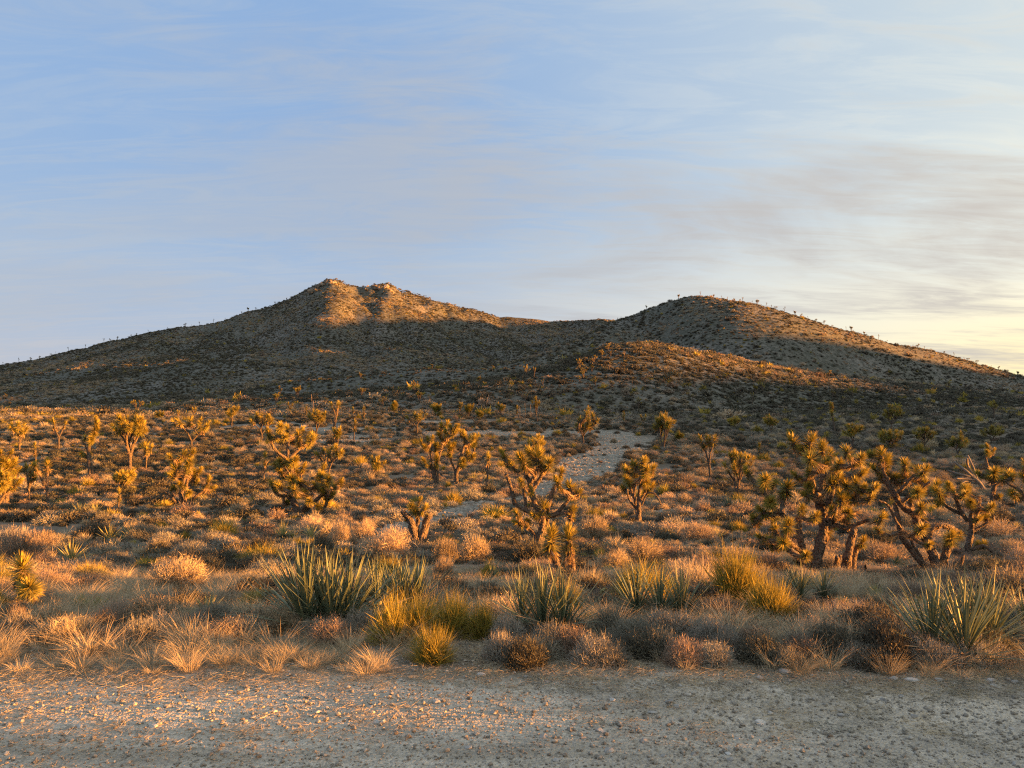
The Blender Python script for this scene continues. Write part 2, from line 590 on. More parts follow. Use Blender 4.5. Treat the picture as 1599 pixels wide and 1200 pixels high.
class Geo:
    def __init__(s):
        s.V, s.Q, s.T, s.C, s.n = [], [], [], [], 0

    def add(s, V, Q=None, T=None, tint=None):
        V = np.asarray(V, float)
        if Q is not None and len(Q):
            s.Q.append(np.asarray(Q) + s.n)
        if T is not None and len(T):
            s.T.append(np.asarray(T) + s.n)
        s.V.append(V)
        s.C.append(np.full(len(V), .5) if tint is None else np.broadcast_to(tint, (len(V),)))
        s.n += len(V)

    def blades(s, P, D, Ln, W, bend=None, seg=2, tint=None, side=None, g=None):
        """tapering blades: P base, D unit direction, Ln length, W width at base, bend = offset of the tip"""
        g = g or rng
        n = len(P)
        D = nrm(D)
        Ln = np.broadcast_to(Ln, (n,))
        W = np.broadcast_to(W, (n,))
        if side is None:
            side = nrm(np.cross(D, g.normal(size=(n, 3))))
        if bend is None:
            bend = np.zeros((n, 3))
        rows = []
        tt = np.linspace(0, 1, seg + 1)
        for i, t in enumerate(tt[:-1]):
            c = P + D * (Ln * t)[:, None] + bend * t * t
            w = (W * (1 - t ** 1.5) * (1.0 if i else 0.8) * .5)[:, None]
            rows += [c - side * w, c + side * w]
        rows.append(P + D * Ln[:, None] + bend)
        V = np.stack(rows, 1)                                      # n, 2seg+1, 3
        k = 2 * seg + 1
        base = (np.arange(n) * k)[:, None]
        Q = [base + np.array([[2 * i, 2 * i + 1, 2 * i + 3, 2 * i + 2]]) for i in range(seg - 1)]
        T = base + np.array([[2 * seg - 2, 2 * seg - 1, 2 * seg]])
        ti = g.random(n) if tint is None else np.broadcast_to(tint, (n,))
        s.add(V.reshape(-1, 3), np.concatenate(Q) if Q else None, T, np.repeat(ti, k))

    def tube(s, pts, rad, sides=8, jit=0.12, tint=.5, cap=True, g=None):
        g = g or rng
        pts, rad = np.asarray(pts, float), np.asarray(rad, float)
        n = len(pts)
        tan = nrm(np.gradient(pts, axis=0))
        up = np.array([0.3, 0.9, 0.1])
        a = nrm(np.cross(tan, up))
        b = np.cross(tan, a)
        ang = np.linspace(0, 2 * np.pi, sides, endpoint=False)
        rr = rad[:, None] * (1 + jit * g.normal(size=(n, sides)))
        V = pts[:, None] + rr[..., None] * (np.cos(ang)[None, :, None] * a[:, None] + np.sin(ang)[None, :, None] * b[:, None])
        i, j = np.meshgrid(np.arange(n - 1), np.arange(sides), indexing='ij')
        j2 = (j + 1) % sides
        Q = np.stack([i * sides + j, i * sides + j2, (i + 1) * sides + j2, (i + 1) * sides + j], -1).reshape(-1, 4)
        V = np.concatenate([V.reshape(-1, 3), [pts[-1] + tan[-1] * rad[-1] * .7]])
        T = np.array([[(n - 1) * sides + q, (n - 1) * sides + (q + 1) % sides, n * sides] for q in range(sides)])
        s.add(V, Q, T, tint)

    def mesh(s, name, smooth=False):
        return mesh_np(name, np.concatenate(s.V), [np.concatenate(s.Q) if s.Q else [], np.concatenate(s.T) if s.T else []],
                       np.concatenate(s.C), smooth)


def spline(P, k=5):
    """Catmull-Rom resample of control points (n, d)"""
    P = np.asarray(P, float)
    if len(P) < 3:
        return np.linspace(P[0], P[-1], k + 1)
    Q = np.concatenate([[2 * P[0] - P[1]], P, [2 * P[-1] - P[-2]]])
    out = []
    for i in range(1, len(Q) - 2):
        for t in np.linspace(0, 1, k, endpoint=False):
            a, b, c, d = Q[i - 1:i + 3]
            out.append(.5 * ((2 * b) + (c - a) * t + (2 * a - 5 * b + 4 * c - d) * t * t + (3 * b - 3 * c + d - a) * t ** 3))
    out.append(P[-1])
    return np.array(out)


def mat_leaf(name, ca, cb, cc=None, trans=0.3, var=0.25, rough=0.7, spec=0.15, tcol=None, wl=None):
    """ca..cb by the blade's own tint, cc a second hue that some plants lean to"""
    q = Nodes(name)
    t = q.attr('tint')
    col = q.mix(t, ca, cb)
    oi = q.n('ShaderNodeObjectInfo').outputs['Random']
    if cc is not None:
        col = q.mix(q.rng(oi, 0.3, 1.0, 0.0, 0.8), col, cc)
    if wl:
        nz = q.noise(q.pos(), wl, 3, 0.6)
        col = q.mix(q.rng(nz, 0.3, 0.7, 0, 0.5), col, q.mix(t, tuple(.55 * x for x in ca), tuple(.6 * x for x in cb)))
    v = q.math('ADD', q.math('MULTIPLY', q.math('FRACT', q.math('MULTIPLY', oi, 7.31)), 2 * var), 1 - var)
    hs = q.n('ShaderNodeHueSaturation')
    q.put(hs.inputs['Value'], v)
    q.put(hs.inputs['Color'], col)
    col = hs.outputs[0]
    a = q.diffuse(col, rough=rough, spec=spec)
    if trans <= 0:
        return q.out(a)
    tr = q.n('ShaderNodeBsdfTranslucent')
    q.put(tr.inputs[0], col if tcol is None else q.mix(0.5, col, tcol))
    m = q.n('ShaderNodeMixShader')
    m.inputs[0].default_value = trans
    q.t.links.new(a, m.inputs[1])
    q.t.links.new(tr.outputs[0], m.inputs[2])
    return q.out(m.outputs[0])


def mat_bark():
    q = Nodes('joshua_bark')
    P = q.pos()
    v = q.vor(P, 26.0)
    n = q.noise(P, 14.0, 5, .65)
    col = q.mix(q.rng(n, .3, .7), (0.09, 0.07, 0.055), (0.24, 0.19, 0.15))
    col = q.mix(q.rng(v.outputs['Distance'], 0.0, .5, 0, .8), (0.06, 0.047, 0.038), col)
    h = q.math('ADD', q.math('MULTIPLY', v.outputs['Distance'], 1.0), n)
    return q.out(q.diffuse(col, q.bump(h, .9, .04)))


def mat_stone(name, a, b, s=9.0):
    q = Nodes(name)
    P = q.pos()
    n = q.noise(P, s, 6, .65)
    n2 = q.noise(P, s * 6, 4, .6)
    oi = q.n('ShaderNodeObjectInfo').outputs['Random']
    col = q.mix(q.rng(n, .3, .7), a, b)
    col = q.mix(q.rng(n2, .3, .75, 0, .5), col, tuple(.6 * x for x in a))
    hs = q.n('ShaderNodeHueSaturation')
    q.put(hs.inputs['Value'], q.math('ADD', q.math('MULTIPLY', oi, .6), .6))
    q.put(hs.inputs['Color'], col)
    return q.out(q.diffuse(hs.outputs[0], q.bump(q.math('ADD', n, q.math('MULTIPLY', n2, .3)), .6, .25 / s)))


MAT.update({
    'bark': mat_bark(),
    'thatch': mat_leaf('dead_leaf', (0.22, 0.145, 0.08), (0.50, 0.36, 0.21), trans=.15, var=.12),
    'joshua': mat_leaf('joshua_leaf', (0.075, 0.095, 0.022), (0.46, 0.345, 0.065), trans=.2, var=.15, rough=.5, spec=.25),
    'yucca': mat_leaf('yucca_leaf', (0.075, 0.105, 0.062), (0.20, 0.225, 0.13), trans=.12, var=.2, rough=.5, spec=.3),
    'yucca_dry': mat_leaf('yucca_yellow_leaf', (0.26, 0.26, 0.10), (0.45, 0.40, 0.18), trans=.2, var=.15, rough=.55, spec=.2),
    'tan': mat_leaf('tan_twigs', (0.27, 0.215, 0.14), (0.58, 0.47, 0.31), (0.46, 0.35, 0.25), trans=.22, wl=3.0),
    'rose': mat_leaf('rose_twigs', (0.19, 0.14, 0.10), (0.42, 0.31, 0.235), (0.33, 0.27, 0.20), trans=.2, wl=3.0),
    'grey': mat_leaf('grey_twigs', (0.15, 0.14, 0.115), (0.42, 0.385, 0.32), (0.30, 0.29, 0.22), trans=.15, wl=3.0),
    'dark': mat_leaf('dark_twigs', (0.06, 0.056, 0.046), (0.19, 0.17, 0.125), (0.12, 0.125, 0.085), trans=.12, wl=2.0),
    'green': mat_leaf('green_stems', (0.15, 0.135, 0.03), (0.50, 0.39, 0.075), (0.42, 0.32, 0.07), trans=.3),
    'straw': mat_leaf('dry_grass', (0.33, 0.27, 0.17), (0.62, 0.53, 0.36), (0.50, 0.40, 0.26), trans=.35),
    'rock': mat_stone('pale_rock', (0.36, 0.34, 0.31), (0.60, 0.58, 0.54)),
    'bigrock': mat_stone('outcrop_rock', (0.20, 0.16, 0.12), (0.38, 0.31, 0.24), .5),
    'pebble': mat_stone('pebble_stone', (0.22, 0.19, 0.15), (0.52, 0.48, 0.41), 25.0),
    'dead': mat_leaf('dead_wood', (0.13, 0.11, 0.09), (0.26, 0.22, 0.18), trans=0, var=.1),
})


def sphere_dirs(g, n, zmin=0.0, zmax=1.0):
    z = g.uniform(zmin, zmax, n)
    a = g.uniform(0, 2 * np.pi, n)
    s = np.sqrt(1 - z * z)
    return np.stack([s * np.cos(a), s * np.sin(a), z], 1)


def shrub_mesh(name, seed, n, w, kind, h=0.75, twl=.3):
    """a unit shrub: radius about 1, height about h"""
    g = np.random.default_rng(seed)
    G = Geo()
    D = sphere_dirs(g, n, 0.02, 1.0)
    # lumpy outline: several sub-crowns
    nl = 9
    LD = sphere_dirs(g, nl, 0.1, .95)
    LA = g.uniform(.75, 1.08, nl)
    near = (D @ LD.T)
    k = near.argmax(1)
    lump = LA[k] * (1 - 0.55 * (1 - near.max(1)))
    rad = lump * (1 + .08 * g.normal(size=n))
    sc = np.array([1, 1, h])
    tip = D * rad[:, None] * sc
    if kind == 'up':                                  # broom of upright stems
        ba = g.uniform(0, 2 * np.pi, n)
        br = .45 * np.sqrt(g.random(n))
        base = np.stack([br * np.cos(ba), br * np.sin(ba), np.zeros(n)], 1)
        t0 = g.uniform(0.0, .65, n)
        st = base + (tip - base) * t0[:, None]
        d = tip - st + .10 * g.normal(size=(n, 3))
        ln = np.linalg.norm(d, axis=1) * g.uniform(.8, 1.15, n)
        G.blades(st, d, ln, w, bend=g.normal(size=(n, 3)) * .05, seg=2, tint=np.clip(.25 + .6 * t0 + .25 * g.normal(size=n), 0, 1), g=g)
    else:
        t0 = g.uniform(.45, .9, n)
        st = tip * t0[:, None]
        d = nrm(tip) * .8 + .85 * nrm(g.normal(size=(n, 3))) + np.array([0, 0, .2])
        ln = np.linalg.norm(tip, axis=1) * (1 - t0) * g.uniform(.8, 1.4, n) + .06
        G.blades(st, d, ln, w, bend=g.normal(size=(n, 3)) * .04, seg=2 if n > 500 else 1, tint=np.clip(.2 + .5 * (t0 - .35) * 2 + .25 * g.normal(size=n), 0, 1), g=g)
        m = int(n * 1.8)
        ii = g.integers(0, n, m)
        p = tip[ii] * g.uniform(.7, 1.04, m)[:, None] + .04 * g.normal(size=(m, 3))
        dd = nrm(p) * .6 + nrm(g.normal(size=(m, 3)))
        G.blades(p, dd, g.uniform(.04, .11, m) * (1.3 if n < 500 else 1), w * (2.2 if kind == 'leafy' else 1.1), seg=1,
                 tint=np.clip(.55 + .3 * g.normal(size=m), 0, 1), g=g)
        ns = 26
        Ds = sphere_dirs(g, ns, .15, 1)
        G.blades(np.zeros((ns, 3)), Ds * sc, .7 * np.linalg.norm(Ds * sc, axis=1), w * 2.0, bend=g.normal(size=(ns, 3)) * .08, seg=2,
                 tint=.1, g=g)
    # dark inner fill that stops one looking straight through
    m = 90 if n > 500 else 40
    p = sphere_dirs(g, m, 0.0, 1.0) * (sc * .62) * g.uniform(.3, 1, (m, 1))
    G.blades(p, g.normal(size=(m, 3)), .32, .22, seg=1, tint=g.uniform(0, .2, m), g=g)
    V = np.concatenate(G.V)
    V[:, 2] = np.maximum(V[:, 2], -.05)
    G.V = [V]
    return G.mesh(name)


def grass_mesh(name, seed, n, w, lean=.5, h=1.0):
    g = np.random.default_rng(seed)
    G = Geo()
    a = g.uniform(0, 2 * np.pi, n)
    r = .22 * np.sqrt(g.random(n))
    P = np.stack([r * np.cos(a), r * np.sin(a), np.zeros(n)], 1)
    sp = g.uniform(.1, lean, n)
    b = a + .6 * g.normal(size=n)
    D = np.stack([sp * np.cos(b), sp * np.sin(b), np.ones(n)], 1)
    ln = h * g.uniform(.45, 1.0, n)
    bend = np.stack([np.cos(b), np.sin(b), -.5 * np.ones(n)], 1) * (ln * g.uniform(.05, .55, n))[:, None]
    G.blades(P, D, ln, w, bend=bend, seg=3, g=g)
    return G.mesh(name)


def rosette_geo(G, g, R_, a, n, w, frame=None, org=None, seg=2):
    """Joshua tree leaf head: stiff leaves all round an axis of length a*R_"""
    t = g.random(n) ** .8
    pol = np.radians(np.where(t > .97, 5, 118 - 105 * t ** 1.6) + 9 * g.normal(size=n))
    az = g.uniform(0, 2 * np.pi, n)
    D = np.stack([np.sin(pol) * np.cos(az), np.sin(pol) * np.sin(az), np.cos(pol)], 1)
    P = np.stack([np.zeros(n), np.zeros(n), t * a * R_], 1) + D * .1 * R_
    ln = R_ * g.uniform(.75, 1.05, n)
    side = nrm(np.cross(D, np.array([0, 0, 1.]) + .2 * g.normal(size=(n, 3))))
    if frame is not None:
        P, D, side = P @ frame.T + org, D @ frame.T, side @ frame.T
    G.blades(P, D, ln, w * R_, bend=None, seg=seg, side=side, tint=np.clip(.12 + .85 * t * g.uniform(.5, 1.1, n), 0, 1), g=g)


ROSETTES = []
for _i, (_a, _n) in enumerate(((.5, 120), (.8, 150), (1.3, 190), (2.2, 260))):
    _G = Geo()
    rosette_geo(_G, np.random.default_rng(300 + _i), 1.0, _a, int(_n * 1.65), .105)
    _me = _G.mesh('leaf_rosette')
    _me.materials.append(MAT['joshua'])
    ROSETTES.append((_a, _me))


def frame_z(d):
    d = nrm(np.asarray(d, float))
    a = nrm(np.cross(d, [0.31, 0.95, 0.05]))
    return np.stack([a, np.cross(d, a), d], 1)


def joshua_tree(origin, limbs, heads, detail=2, seed=0, name='joshua_tree', thatch=1.0, skirt_w=1.0):
    """limbs: list of (points (n,3) local, r0, r1); heads: list of (pos, R, kind, axis or None, stub radius).
    Each head is joined to the nearest limb point by a stub; returns the Empty."""
    g = np.random.default_rng(seed + 900)
    root = bpy.data.objects.new(name, None)
    SC.collection.objects.link(root)
    root.location = origin
    root.empty_display_size = .3
    W, TH, CR = Geo(), Geo(), Geo()
    nodes, nrad = [], []
    sides = 9 if detail == 2 else 5
    for P, r0, r1 in limbs:
        S = spline(P, 6 if detail == 2 else 3)
        S[1:-1] += g.normal(size=S[1:-1].shape) * r1 * .12
        rad = np.linspace(r0, r1, len(S))
        W.tube(S, rad, sides, .10 if detail == 2 else .05, tint=.4, g=g)
        nodes += list(S); nrad += list(rad)
    if detail == 2:                       # shaggy dead leaves left along the arms
        for li, (P, r0, r1) in enumerate(limbs):
            if li == 0 and len(limbs) > 2:
                continue
            S = spline(P, 6)
            ln = np.linalg.norm(np.diff(S, axis=0), axis=1).sum()
            m = int(min(260, ln / max(r1, .01) * 11 * min(thatch, 1.5)))
            kk = (g.random(m) ** .7) * (len(S) - 1.001)
            i0 = kk.astype(int); fr = (kk - i0)[:, None]
            p = S[i0] * (1 - fr) + S[i0 + 1] * fr
            ta = nrm(S[i0 + 1] - S[i0])
            rd = nrm(np.cross(ta, g.normal(size=(m, 3))))
            rr = (r0 + (r1 - r0) * kk / len(S))[:, None]
            TH.blades(p + rd * rr * .85, -ta + rd * .42 + np.array([0, 0, -.3]), r1 * g.uniform(1.0, 1.9, m), r1 * .26, seg=1, g=g)
    nodes, nrad = np.array(nodes), np.array(nrad)
    order = sorted(range(len(heads)), key=lambda i: np.linalg.norm(nodes - np.array(heads[i][0]), axis=1).min())
    for i in order:
        pos, R_, kind, ax = heads[i]
        R_ = R_ * 1.25
        pos = np.array(pos, float)
        a, me = ROSETTES[kind]
        dv = pos - nodes
        cost = np.linalg.norm(dv, axis=1) + np.maximum(0, -dv[:, 2]) * 1.2
        j = int(cost.argmin())
        st = nodes[j]
        dist = np.linalg.norm(pos - st)
        d = pos - st
        axis = nrm(d * .9 / max(dist, 1e-6) + np.array([0, 0, .75]) + .15 * g.normal(size=3)) if ax is None else nrm(np.array(ax, float))
        start = pos - axis * a * R_ * .5
        rs = R_ * .30
        if dist > R_ * .5:
            ctrl = np.array([st, st * .45 + start * .55 + np.array([0, 0, -.12 * dist]) + g.normal(size=3) * .05 * dist, start, start + axis * a * R_ * .5])
            S = spline(ctrl, 4 if detail == 2 else 2)
            W.tube(S, np.linspace(min(rs * 1.15, nrad[j]), rs, len(S)), max(5, sides - 2), .08, tint=.5, g=g)
            nodes = np.concatenate([nodes, S[2:-1]]); nrad = np.concatenate([nrad, np.full(len(S[2:-1]), rs)])
            # skirt of dead leaves pointing back down the stub
            m = int((60 if detail == 2 else 26) * thatch * min(dist / R_, 3.2))
            if m > 3:
                tt = 1 - g.random(m) ** 1.2 * min(1.0, (.9 * thatch))
                kk = tt * (len(S) - 2)
                i0 = np.clip(kk.astype(int), 0, len(S) - 2)
                fr = (kk - i0)[:, None]
                p = S[i0] * (1 - fr) + S[i0 + 1] * fr
                ta = nrm(S[i0 + 1] - S[i0])
                rd = nrm(np.cross(ta, g.normal(size=(m, 3))))
                TH.blades(p + rd * rs * .7, -ta * 1.0 + rd * (.5 * skirt_w) + np.array([0, 0, -.35]), R_ * g.uniform(.5, .95, m),
                          R_ * (.13 if detail == 2 else .26), seg=1, g=g)
        if detail == 2:
            o = obj('leaf_rosette', me, None, root)
            fm = frame_z(axis)
            M = Matrix([list(r) for r in fm]).to_4x4()
            M = M @ Matrix.Rotation(g.uniform(0, 6.28), 4, 'Z')
            o.matrix_basis = Matrix.Translation(Vector(start)) @ M @ Matrix.Diagonal((R_, R_, R_, 1))
        else:
            rosette_geo(CR, g, R_, a, int((80, 105, 140, 190)[kind] * (1 if detail == 1 else .5)), (.16 if detail == 1 else .3),
                        frame_z(axis), start, seg=1)
    obj('trunk', W.mesh('trunk', smooth=True), MAT['bark'], root)
    if TH.n:
        obj('dead_leaf_skirt', TH.mesh('dead_leaf_skirt'), MAT['thatch'], root)['kind'] = 'stuff'
    if CR.n:
        obj('crown', CR.mesh('crown'), MAT['joshua'], root)['kind'] = 'stuff'
    return root


def gen_tree(H, Wd, style, seed, hr):
    """procedural skeleton -> limbs, heads (local metres)"""
    g = random.Random(seed)
    limbs, heads = [], []
    r = max(.035, H * .035)

    def grow(p, d, ln, rad, lev, maxlev):
        d = Vector(d).normalized()
        bend = Vector((g.gauss(0, .12), g.gauss(0, .12), .18))
        m = p + d * ln * .5 + bend * ln * .12
        e = p + (d + bend * .5).normalized() * ln
        limbs.append((np.array([p, m, e]), rad, rad * .8))
        if lev >= maxlev or (lev > 1 and g.random() < .2):
            heads.append((tuple(e + (e - m).normalized() * hr * .8), hr * g.uniform(.85, 1.15), g.choice((1, 1, 2, 2, 3) if style in ('tall', 'upright', 'single', 'fork') else (0, 1, 1, 2)), tuple((e - m).normalized() + Vector((0, 0, .3)))))
            return
        k = 2 if g.random() < .6 else 3
        a0 = g.uniform(0, 6.28)
        for i in range(k):
            a = a0 + 6.283 * i / k + g.gauss(0, .3)
            sp = {'spread': .85, 'bushy': .75, 'upright': .38, 'tall': .3, 'fork': .45}.get(style, .6) * g.uniform(.7, 1.3)
            nd = d + Vector((math.cos(a), math.sin(a) * .8, .1)) * sp
            grow(e, nd, ln * g.uniform(.62, .95), rad * .78, lev + 1, maxlev)

    if style == 'single':
        grow(Vector((0, 0, 0)), (g.gauss(0, .06), 0, 1), H * .7, r, 3, 3)
        heads[-1] = (heads[-1][0], hr, 3, (0, 0, 1))
    elif style == 'upright':
        for i in range(3):
            a = 6.28 * i / 3 + g.random()
            grow(Vector((0, 0, 0)), (.35 * math.cos(a), .35 * math.sin(a), 1), H * .42, r * .8, 1, 3)
    elif style == 'tall':
        grow(Vector((0, 0, 0)), (g.gauss(0, .1), 0, 1), H * .45, r, 1, 3)
    elif style == 'fork':
        grow(Vector((0, 0, 0)), (g.gauss(0, .1), 0, 1), H * .5, r, 1, 2)
    elif style == 'bushy':
        grow(Vector((0, 0, 0)), (0, 0, 1), H * .22, r * 1.2, 0, 3)
        grow(Vector((0, 0, 0)), (.4, .1, 1), H * .25, r, 1, 3)
    else:
        grow(Vector((0, 0, 0)), (g.gauss(0, .1), 0, 1), H * .3, r, 0, 3)
    # fit to the wanted height and width
    P = np.concatenate([l[0] for l in limbs] + [np.array([h[0]]) for h in heads])
    top = P[:, 2].max() + hr * .8
    wx = max(abs(P[:, 0]).max(), abs(P[:, 1]).max()) + hr * .6
    fz = H / top
    fx = min(3.0, max(.35, (Wd * .5) / wx))
    f = np.array([fx, fx, fz])
    limbs = [(l[0] * f, l[1], l[2]) for l in limbs]
    heads = [(tuple(np.array(h[0]) * f), h[1], h[2], h[3]) for h in heads]
    return limbs, heads


# yucca leaf: stiff folded blade, unit length along +Z
def yucca_leaf_mesh(seed, width=.055):
    g = random.Random(seed)
    G = Geo()
    n = 5
    V, Q, T = [], [], []
    cv = g.uniform(-.02, .16)
    for i in range(n):
        t = i / n
        w = width * .5 * (.75 + 1.2 * t - 1.95 * t ** 2.2) if t > 0 else width * .42
        w = max(w, .004)
        x0 = cv * t * t
        V += [(x0, -w, t), (x0 - w * .5, 0, t), (x0, w, t)]
    V.append((cv, 0, 1.0))
    for i in range(n - 1):
        for j in (0, 1):
            Q.append((3 * i + j, 3 * i + j + 1, 3 * i + j + 4, 3 * i + j + 3))
    T = [(3 * n - 3, 3 * n - 2, 3 * n), (3 * n - 2, 3 * n - 1, 3 * n)]
    G.add(V, Q, T, np.array([v[2] for v in V]) * .6 + g.random() * .4)
    return G.mesh('leaf')


YL = {}
for _k in ('yucca', 'yucca_dry'):
    YL[_k] = []
    for _i in range(6):
        _me = yucca_leaf_mesh(50 + _i, (.032, .038, .028, .035, .032, .026)[_i])
        _me.materials.append(MAT[_k])
        YL[_k].append(_me)
_me = yucca_leaf_mesh(77, .05)
_me.materials.append(MAT['thatch'])
YL['dead'] = [_me]


def yucca(x, y, z, width, height, mat, seed, parts=True, per=34, nros=None):
    g = random.Random(seed)
    n = nros or max(1, int(round(width / (height * .75))))
    root = None
    G = Geo()
    if parts:
        root = bpy.data.objects.new('yucca', None)
        SC.collection.objects.link(root)
        root.location = (x, y, z)
    for k in range(n):
        cx = 0 if n == 1 else (-.5 + (k + .5) / n) * width * .72
        cy = g.uniform(-.25, .25) * min(width, 1.0)
        hh = height * g.uniform(.8, 1.05)
        cz = float(height_at(x + cx, y + cy)) - z
        for i in range(per):
            f = (i + .5) / per
            pol = math.radians(4 + 66 * f ** 1.3 + g.gauss(0, 7))
            az = i * 2.39996 + g.gauss(0, .2)
            ln = hh * (.98 - .18 * f) * g.uniform(.75, 1.08) / max(.62, math.cos(pol * .55))
            d = Vector((math.sin(pol) * math.cos(az), math.sin(pol) * math.sin(az), math.cos(pol)))
            dead = f > .78 and g.random() < .45
            if parts:
                me = YL['dead'][0] if dead else g.choice(YL[mat])
                o = obj('leaf', me, None, root)
                q = Euler((0, pol if not dead else pol + .3, az), 'XYZ').to_quaternion()
                o.rotation_mode = 'QUATERNION'
                o.rotation_quaternion = q
                o.location = (cx + d.x * .03, cy + d.y * .03, cz + .02 + .05 * (1 - f))
                o.scale = (ln, ln, ln)
            else:
                G.blades(np.array([[cx, cy, cz + .02]]), np.array([list(d)]), ln, .06 * ln ** .5 * .7, seg=2,
                         bend=np.array([[d.x, d.y, -.4]]) * .06 * ln)
    if not parts:
        root = obj('yucca', G.mesh('yucca'), MAT[mat], loc=(x, y, z))
    return root


height_at = height


def scatter(name, P, rot, scl, idx, protos, kind='stuff'):
    """one object that instances the prototype meshes on its points (uncountable cover only)"""
    me = bpy.data.meshes.new(name)
    me.vertices.add(len(P))
    me.vertices.foreach_set('co', np.asarray(P, np.float32).ravel())
    for nm, v in (('rotz', rot),):
        a = me.attributes.new(nm, 'FLOAT', 'POINT')
        a.data.foreach_set('value', np.asarray(v, np.float32))
    a = me.attributes.new('pick', 'INT', 'POINT')
    a.data.foreach_set('value', np.asarray(idx, np.int32))
    a = me.attributes.new('size', 'FLOAT_VECTOR', 'POINT')
    a.data.foreach_set('vector', np.asarray(scl, np.float32).ravel())
    o = bpy.data.objects.new(name, me)
    SC.collection.objects.link(o)
    col = bpy.data.collections.new(name + '_kinds')
    for i, (pm, mt) in enumerate(protos):
        po = bpy.data.objects.new('kind_%03d' % i, pm)
        if mt is not None and not pm.materials:
            pm.materials.append(mt)
        col.objects.link(po)
    ng = bpy.data.node_groups.new(name, 'GeometryNodeTree')
    ng.interface.new_socket('Geometry', in_out='INPUT', socket_type='NodeSocketGeometry')
    ng.interface.new_socket('Geometry', in_out='OUTPUT', socket_type='NodeSocketGeometry')
    gi, go = ng.nodes.new('NodeGroupInput'), ng.nodes.new('NodeGroupOutput')
    m2p = ng.nodes.new('GeometryNodeMeshToPoints')
    iop = ng.nodes.new('GeometryNodeInstanceOnPoints')
    ci = ng.nodes.new('GeometryNodeCollectionInfo')
    ci.inputs['Collection'].default_value = col
    ci.inputs['Separate Children'].default_value = True
    ci.inputs['Reset Children'].default_value = True

    def at(nm, t):
        n = ng.nodes.new('GeometryNodeInputNamedAttribute')
        n.data_type = t
        n.inputs['Name'].default_value = nm
        return n.outputs['Attribute']
    cx = ng.nodes.new('ShaderNodeCombineXYZ')
    Lk = ng.links.new
    Lk(gi.outputs[0], m2p.inputs['Mesh'])
    Lk(m2p.outputs[0], iop.inputs['Points'])
    Lk(ci.outputs[0], iop.inputs['Instance'])
    iop.inputs['Pick Instance'].default_value = True
    Lk(at('pick', 'INT'), iop.inputs['Instance Index'])
    Lk(at('rotz', 'FLOAT'), cx.inputs[2])
    Lk(cx.outputs[0], iop.inputs['Rotation'])
    Lk(at('size', 'FLOAT_VECTOR'), iop.inputs['Scale'])
    Lk(iop.outputs[0], go.inputs[0])
    md = o.modifiers.new('scatter', 'NODES')
    md.node_group = ng
    o['kind'] = kind
    return o

# ------------------------------------------------------------------ Joshua trees traced from their place
def ground_for(px, row):
    g = px_ground(px, row)
    return g


def hero(px, row, limbs, heads, label, seed, thatch=1.0, depth=.5, detail=2, dY=0.0, skirt_w=1.0, name='joshua_tree', cat='joshua tree', group='Joshua trees on the flat'):
    gx, gy, gz = ground_for(px, row)
    g = random.Random(seed)
    s = gy / F_PX

    def P(x, y, dd=0.0):
        return np.array([(x - px) * s, dd, (row - y) * s])
    LL = []
    for pts, w0, w1 in limbs:
        n = len(pts)
        d1 = g.uniform(-1, 1) * depth * .35
        LL.append((np.array([P(p[0], p[1], (p[2] if len(p) > 2 else d1 * i / max(1, n - 1))) for i, p in enumerate(pts)]) , w0 * s * .44, w1 * s * .42))
    HH = []
    for h in heads:
        dd = h[4] if len(h) > 4 else g.uniform(-1, 1) * depth * .5
        HH.append((P(h[0], h[1], dd), h[2] * s, h[3] if len(h) > 3 else g.choice((0, 1, 1, 2)), None))
    t = joshua_tree((gx, gy, gz - .03), LL, HH, detail, seed, thatch=thatch, skirt_w=skirt_w, name=name)
    tag(t, label, cat, group)
    return t


hero(845, 886,
     [([(845, 890), (843, 868), (842, 845), (846, 822), (847, 806)], 17, 11),
      ([(847, 812), (838, 790), (831, 768), (828, 750)], 12, 9),
      ([(829, 752), (822, 741), (817, 728)], 8, 7),
      ([(829, 752), (836, 738), (839, 722)], 8, 7),
      ([(833, 762), (842, 748), (850, 733)], 7, 6),
      ([(846, 808), (826, 797), (806, 786), (801, 770), (795, 748), (790, 738)], 9, 5.5),
      ([(822, 795), (820, 775), (817, 758)], 6, 5),
      ([(853, 806), (858, 785), (864, 766), (869, 757)], 8, 6),
      ([(853, 805), (870, 798), (882, 784), (890, 772)], 8, 5),
      ([(853, 806), (872, 800), (886, 796)], 8, 6),
      ([(844, 846), (832, 830), (820, 816)], 8, 6),
      ([(843, 878), (836, 862), (832, 846)], 9, 8),
      ([(845, 846), (852, 826), (856, 806)], 8, 8)],
     [(817, 718, 12, 2), (840, 715, 14, 1), (828, 708, 10, 1), (857, 723, 11, 0), (789, 716, 9, 3), (801, 728, 8, 2), (815, 750, 7, 1), (871, 752, 9, 2),
      (877, 739, 9, 1), (893, 763, 12, 0), (903, 768, 8, 0), (892, 795, 9, 1), (893, 806, 7, 0), (850, 793, 12, 0, -.15), (835, 802, 8, 0, -.2),
      (808, 798, 8, 0), (811, 814, 9, 1), (824, 812, 7, 0, -.15), (828, 764, 8, 0, -.18), (846, 728, 9, 1), (828, 728, 10, 1)],
     'tall Joshua tree with candelabra arms in the centre foreground, behind the twin-headed young ones', 1, depth=.7)

